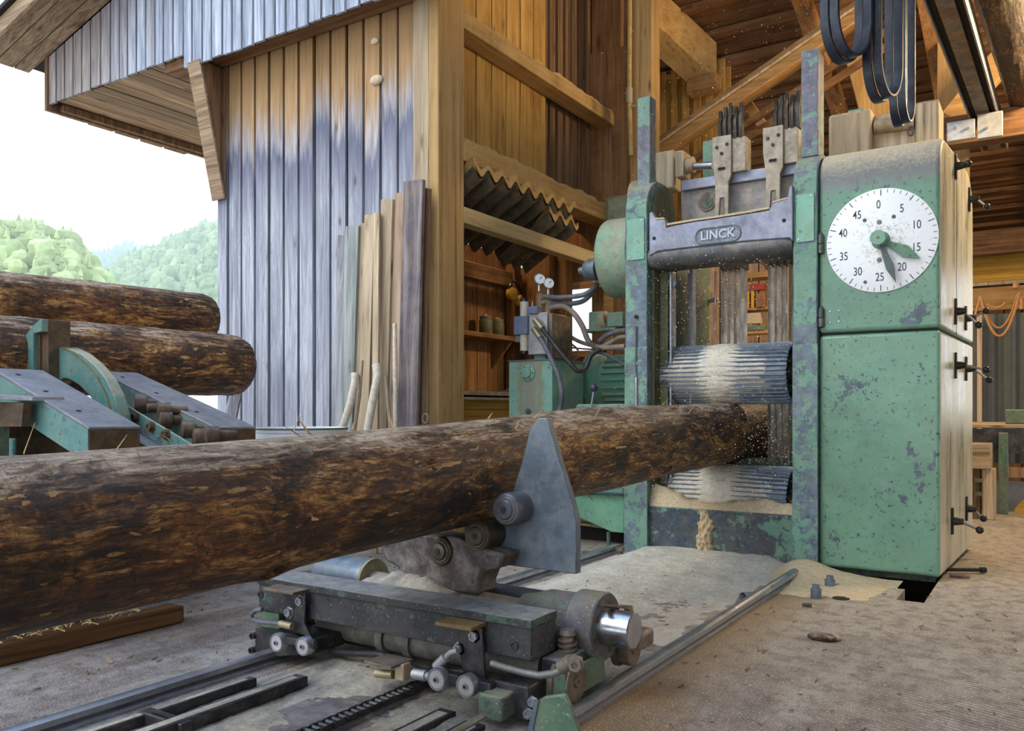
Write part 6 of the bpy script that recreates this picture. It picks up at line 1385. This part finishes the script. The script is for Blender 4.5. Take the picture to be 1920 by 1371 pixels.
MB().cyl(W(1003, 600, y=4.95), W(1017, 617, y=4.93), .022, n=14).sub('hose_ferrule', M['brass'], hu); MB().cyl(W(1000, 616, y=4.96), W(1013, 634, y=4.94), .020, n=14).sub('hose_ferrule', M['brass'], hu)
# electric motor and pump behind the tank
mt = thing('electric_motor', 'large round green motor behind the hydraulic tank', 'motor', (-2.55, 5.75, .6)); MO = mt['_o']
c = W(1105, 715, y=5.62); MB().lathe((c.x - .06, 5.75, c.z), (1, -.15, 0), [(0, .10), (.01, .19), (.05, .20), (.06, .235), (.09, .235), (.10, .20), (.16, .20), (.18, .17), (.55, .17)], 44).sub('housing', M['green_motor'], mt)
mb = MB()
for k in range(22):
    a = 2 * pi * k / 22; p = Vector((c.x + .14, 5.72, c.z)); q = Vector((0, cos(a), sin(a))); mb.bar(p + q * .18, p + q * .18 + Vector((.40, -.06, 0)), .008, .04, up=q)
mb.sub('cooling_fins', M['green_motor'], mt)
a, b = W(1103, 585, y=5.6), W(1130, 620, y=5.6); MB().box(a.x, b.x, 5.6, 5.78, b.z, a.z).sub('terminal_box', M['green_drum'], mt, bevel=.012)
a, b = W(1137, 586, y=5.6), W(1168, 612, y=5.6); MB().box(a.x, b.x, 5.6, 5.75, b.z, a.z).sub('terminal_box', M['green_drum'], mt, bevel=.008)
MB().cyl(W(1129, 603, y=5.65), W(1139, 600, y=5.65), .07).sub('coupling', M['pale_z'], mt)
MB().bar(W(1103, 622, y=5.65), W(1165, 618, y=5.65), .2, .02).sub('bracket', M['green_drum'], mt)
# lever plate in front of it
lv = thing('lever_console', 'low blue green console with a ball topped lever behind the log', 'console', W(1120, 790, y=4.95))
a, b = W(1078, 758, y=4.95), W(1172, 800, y=4.95); MB().box(a.x, b.x, 4.95, 5.25, .35, a.z).sub('housing', M['green_teal'], lv, bevel=.02)
MB().cyl(W(1107, 772, y=4.93), W(1113, 735, y=4.93), .008, n=10).sub('lever_rod', M['steel'], lv); MB().sphere(W(1113.5, 727, y=4.93), .029, 18).sub('ball_knob', M['black_blue'], lv)
# green base plate seen below the log, with support post, planks and bolts
bs = thing('saw_side_base', 'green sheet metal base seen below the log between stop plate and saw', 'base', (-2.4, 5.0, 0))
MB().prism([W(a, b, y=5.0) for a, b in ((1040, 930), (1170, 925), (1170, 1000), (1146, 998), (1088, 972), (1040, 965))], (0, .30, 0)).sub('sheet', M['green_base'], bs, bevel=.006)
MB().cyl(W(1141, 998, y=5.0), (W(1141, 1000, y=5.0).x, 5.0, 0), .014, n=10).sub('leg', M['green_dull'], bs)
t = thing('floor_planks', 'pale dusty planks laid behind the rail left of the saw foot', 'planks', (-2.7, 5.1, .02))
MB().prism([(-3.3, 5.3, .10), (-2.32, 5.05, .10), (-2.32, 5.35, .10), (-3.3, 5.65, .10)], (0, 0, .02)).sub('plank', M['pale_z'], t, bevel=.003)
MB().prism([(-3.3, 5.8, .16), (-2.32, 5.5, .16), (-2.32, 5.75, .16), (-3.3, 6.1, .16)], (0, 0, .02)).sub('plank', M['pale_z'], t, bevel=.003)
MB().box(-3.3, -2.3, 5.2, 5.26, 0, .098).sub('joist', M['dark'], t)
for px, py, lab in ((1098, 1040, 'small rusty bolt left of the rail end near the saw'), (1163, 1033, 'broad bolt head at the rail end beside the left upright')):
    c = W(px, py, z=.03); tag(MB().lathe((c.x, c.y, 0), (0, 0, 1), [(0, .02), (.03, .02), (.03, .03), (.05, .03), (.052, 0)], 8).build('anchor_bolt', M['rusty'], org=(c.x, c.y, 0)), lab, 'bolt')

# ================================================================== BELTS HANGING FROM THE ROOF
def beltloop(label, pxc, pyb, v, half, tilt, wd, ribs=3):
    c = W(pxc, pyb, v=v); a = Vector((CS, SN, 0)); f = Vector((-SN, CS, 0)); ax = (a * cos(tilt) + f * sin(tilt)).normalized(); w_ = ax.cross(Vector((0, 0, 1))).normalized()
    t = thing('drive_belt', label, 'belt', c, 'drive belts hanging under the roof'); O = t['_o']
    top = 1.15
    for r in range(ribs):
        path, nrm = [], []
        o = w_ * (r - (ribs - 1) / 2) * wd
        R = half * (1 - .04 * r)
        for k in range(12): path.append(c + o - ax * (R + .02 * k / 12 * 0) + Vector((0, 0, R * 1.6 + top * (1 - k / 12)))); nrm.append(-ax)
        for k in range(25):
            q = pi * k / 24; path.append(c + o - ax * R * cos(q) + Vector((0, 0, R * 1.6 * (1 - sin(q)) + .01 * r))); nrm.append(-ax * cos(q) - Vector((0, 0, sin(q))))
        for k in range(1, 13): path.append(c + o + ax * R + Vector((0, 0, R * 1.6 + top * k / 12))); nrm.append(ax)
        MB().band(path, nrm, w_ * wd * .92, .013).sub('belt_strand', M['belt'], t, org=O, bevel=.002)
beltloop('leftmost and widest hanging loop of dark drive belt at the top', 1588, 116, 3.45, .112, .50, .045, 2)
beltloop('middle hanging loop of dark drive belt, ending lower than the left one', 1656, 190, 3.55, .105, .70, .042, 2)
beltloop('rightmost and lowest hanging loop of dark drive belt', 1692, 236, 3.95, .085, .85, .038, 2)

# ================================================================== THINGS BEHIND, RIGHT OF THE CABINET AND THROUGH THE SAW
t = thing('curtain', 'large grey blue plastic curtain hanging in the back right', 'curtain', (-.9, 11.3, 0))
vs, fs = [], []; N = 160
xa, xb = W(1835, 600, y=11.3).x - .3, -.22
for i in range(N + 1):
    x = xa + (xb - xa) * i / N; yy = 11.3 + .03 * sin(x * 22) + .015 * sin(x * 61 + 1); vs += [(x, yy, .3), (x, yy + .01, W(1880, 588, y=11.3).z)]
for i in range(N): a = 2 * i; fs.append((a, a + 2, a + 3, a + 1))
MB().add(vs, fs).sub('sheet', M['curtain'], t, smooth=60)
a = W(1836, 700, y=11.2); MB().box(a.x - .02, a.x + .03, 11.16, 11.2, .3, W(1836, 590, y=11.2).z).sub('edge_batten', M['pale_z'], t)
t = thing('rope', 'two looped orange ropes hanging above the grey curtain', 'rope', W(1870, 540, y=10.8))
def garland(p, q, sag, r, m, dy=0):
    A, B = W(*p, y=10.8 + dy), W(*q, y=10.8 + dy); return MB().tube([A.lerp(B, k / 20) - Vector((0, 0, sag * 4 * (k / 20) * (1 - k / 20))) for k in range(21)], r, 8).sub('cord', M[m], t)
garland((1838, 555), (1912, 548), .47, .014, 'rope'); garland((1840, 558), (1908, 552), .36, .012, 'rope', .05); garland((1826, 600), (1838, 555), .0, .012, 'rope'); garland((1850, 570), (1885, 568), .05, .010, 'rope')
MB().cyl(W(1916, 560, y=10.8), W(1916, 580, y=10.8), .02).cyl(W(1905, 540, y=10.8), W(1905, 532, y=10.8), .03).sub('hook', M['rope'], t)
t = thing('sorting_table', 'dusty conveyor table behind the cabinet at the right edge', 'table', (-.1, 9.0, 0))
zt = W(1880, 797, y=8.4).z
MB().box(-1.2, 1.4, 8.55, 11.0, zt - .03, zt).sub('table_top', M['pale_x'], t, bevel=.004); MB().box(-1.2, 1.4, 8.53, 8.59, zt - .25, zt - .04).sub('side_beam', M['carriage_dark'], t)
MB().box(-1.2, 1.4, 8.55, 8.6, W(1880, 900, y=8.2).z, W(1880, 880, y=8.2).z).sub('cross_rail', M['brown_z'], t)
a = W(1872, 900, y=8.45); b = W(1890, 900, y=8.45); MB().box(a.x, b.x, 8.45, 8.55, 0, W(1880, 812, y=8.45).z).sub('leg', M['green_dark'], t, bevel=.004)
a, b = W(1885, 768, y=9.0), W(1940, 790, y=9.0); MB().box(a.x, b.x + .2, 9.0, 9.2, zt, a.z).sub('end_stop', M['green_dull'], t, bevel=.01)
t = thing('timber_block', 'stack of squared wooden blocks standing behind the cabinet', 'wood block', W(1850, 980, y=7.9))
a, b = W(1828, 836, y=7.9), W(1858, 880, y=7.9); MB().box(a.x - .2, b.x, 7.9, 8.15, b.z, a.z + .02).sub('cap_block', M['pale_x'], t, bevel=.006)
MB().box(W(1842, 880, y=7.95).x, W(1866, 880, y=7.95).x, 7.95, 8.12, 0, b.z).sub('upright_block', M['pale_z'], t, bevel=.006); MB().box(W(1828, 880, y=7.95).x - .1, W(1838, 880, y=7.95).x, 7.97, 8.12, 0, b.z).sub('upright_block', M['brown_z'], t, bevel=.006)
for py in (900, 925): MB().box(W(1828, py, y=7.9).x, W(1842, py, y=7.9).x, 7.86, 7.95, W(1830, py + 4, y=7.9).z, W(1830, py - 2, y=7.9).z).sub('clamp', M['olive'], t)
t = thing('plywood_sheet', 'orange brown board slanting down below the table at the right edge', 'board', W(1900, 950, y=8.6))
MB().prism([W(1892, 985, y=8.6), W(1960, 985, y=8.6), W(1960, 900, y=8.6), W(1905, 950, y=8.6)], (0, .03, 0)).sub('board', M['yellow_x'], t)
t = thing('tool_shelf', 'cluttered shelf of tools seen between the two blade gangs', 'shelf', W(1417, 590, y=10.5))
def P3(px, py): return W(px, py, y=10.5)
MB().box(P3(1380, 580).x, P3(1470, 580).x, 10.5, 10.8, P3(1400, 582).z, P3(1400, 578).z).sub('board', M['beam_x'], t); MB().box(P3(1380, 520).x, P3(1470, 520).x, 10.5, 10.8, P3(1400, 522).z, P3(1400, 512).z).sub('board', M['beam_x'], t)
MB().box(P3(1380, 620).x, P3(1470, 620).x, 10.5, 10.8, P3(1400, 626).z, P3(1400, 620).z).sub('board', M['beam_x'], t)
for px in (1378, 1470): MB().box(P3(px, 520).x, P3(px, 520).x + .05, 10.5, 10.8, 0, P3(1400, 500).z).sub('side_post', M['beam_z'], t)
for (x0, y0, x1, y1, m, lab) in ((1397, 588, 1425, 606, 'cardboard', 'cardboard carton on the lower board of the tool shelf'), (1404, 533, 1432, 543, 'red', 'reddish flat box at the top of the tool shelf'), (1399, 548, 1404, 578, 'yellow', 'yellow upright tool leftmost on the tool shelf'), (1408, 546, 1413, 578, 'yellow', 'yellow upright tool in the middle of the tool shelf'), (1418, 550, 1434, 578, 'copper', 'brown box right of the yellow tools on the shelf'), (1398, 612, 1434, 620, 'green_dull', 'green box low on the tool shelf')):
    a, b = P3(x0, y0), P3(x1, y1); tag(MB().box(a.x, b.x, 10.5, 10.6, b.z, a.z).build('shelf_item', M[m], org=(a.x, 10.5, b.z), bevel=.004), lab, 'box')
for o in bpy.data.objects:
    if o.name.startswith('shelf_item'): o.name = 'storage_box'
for o in bpy.data.objects:
    if '_o' in o: del o['_o']
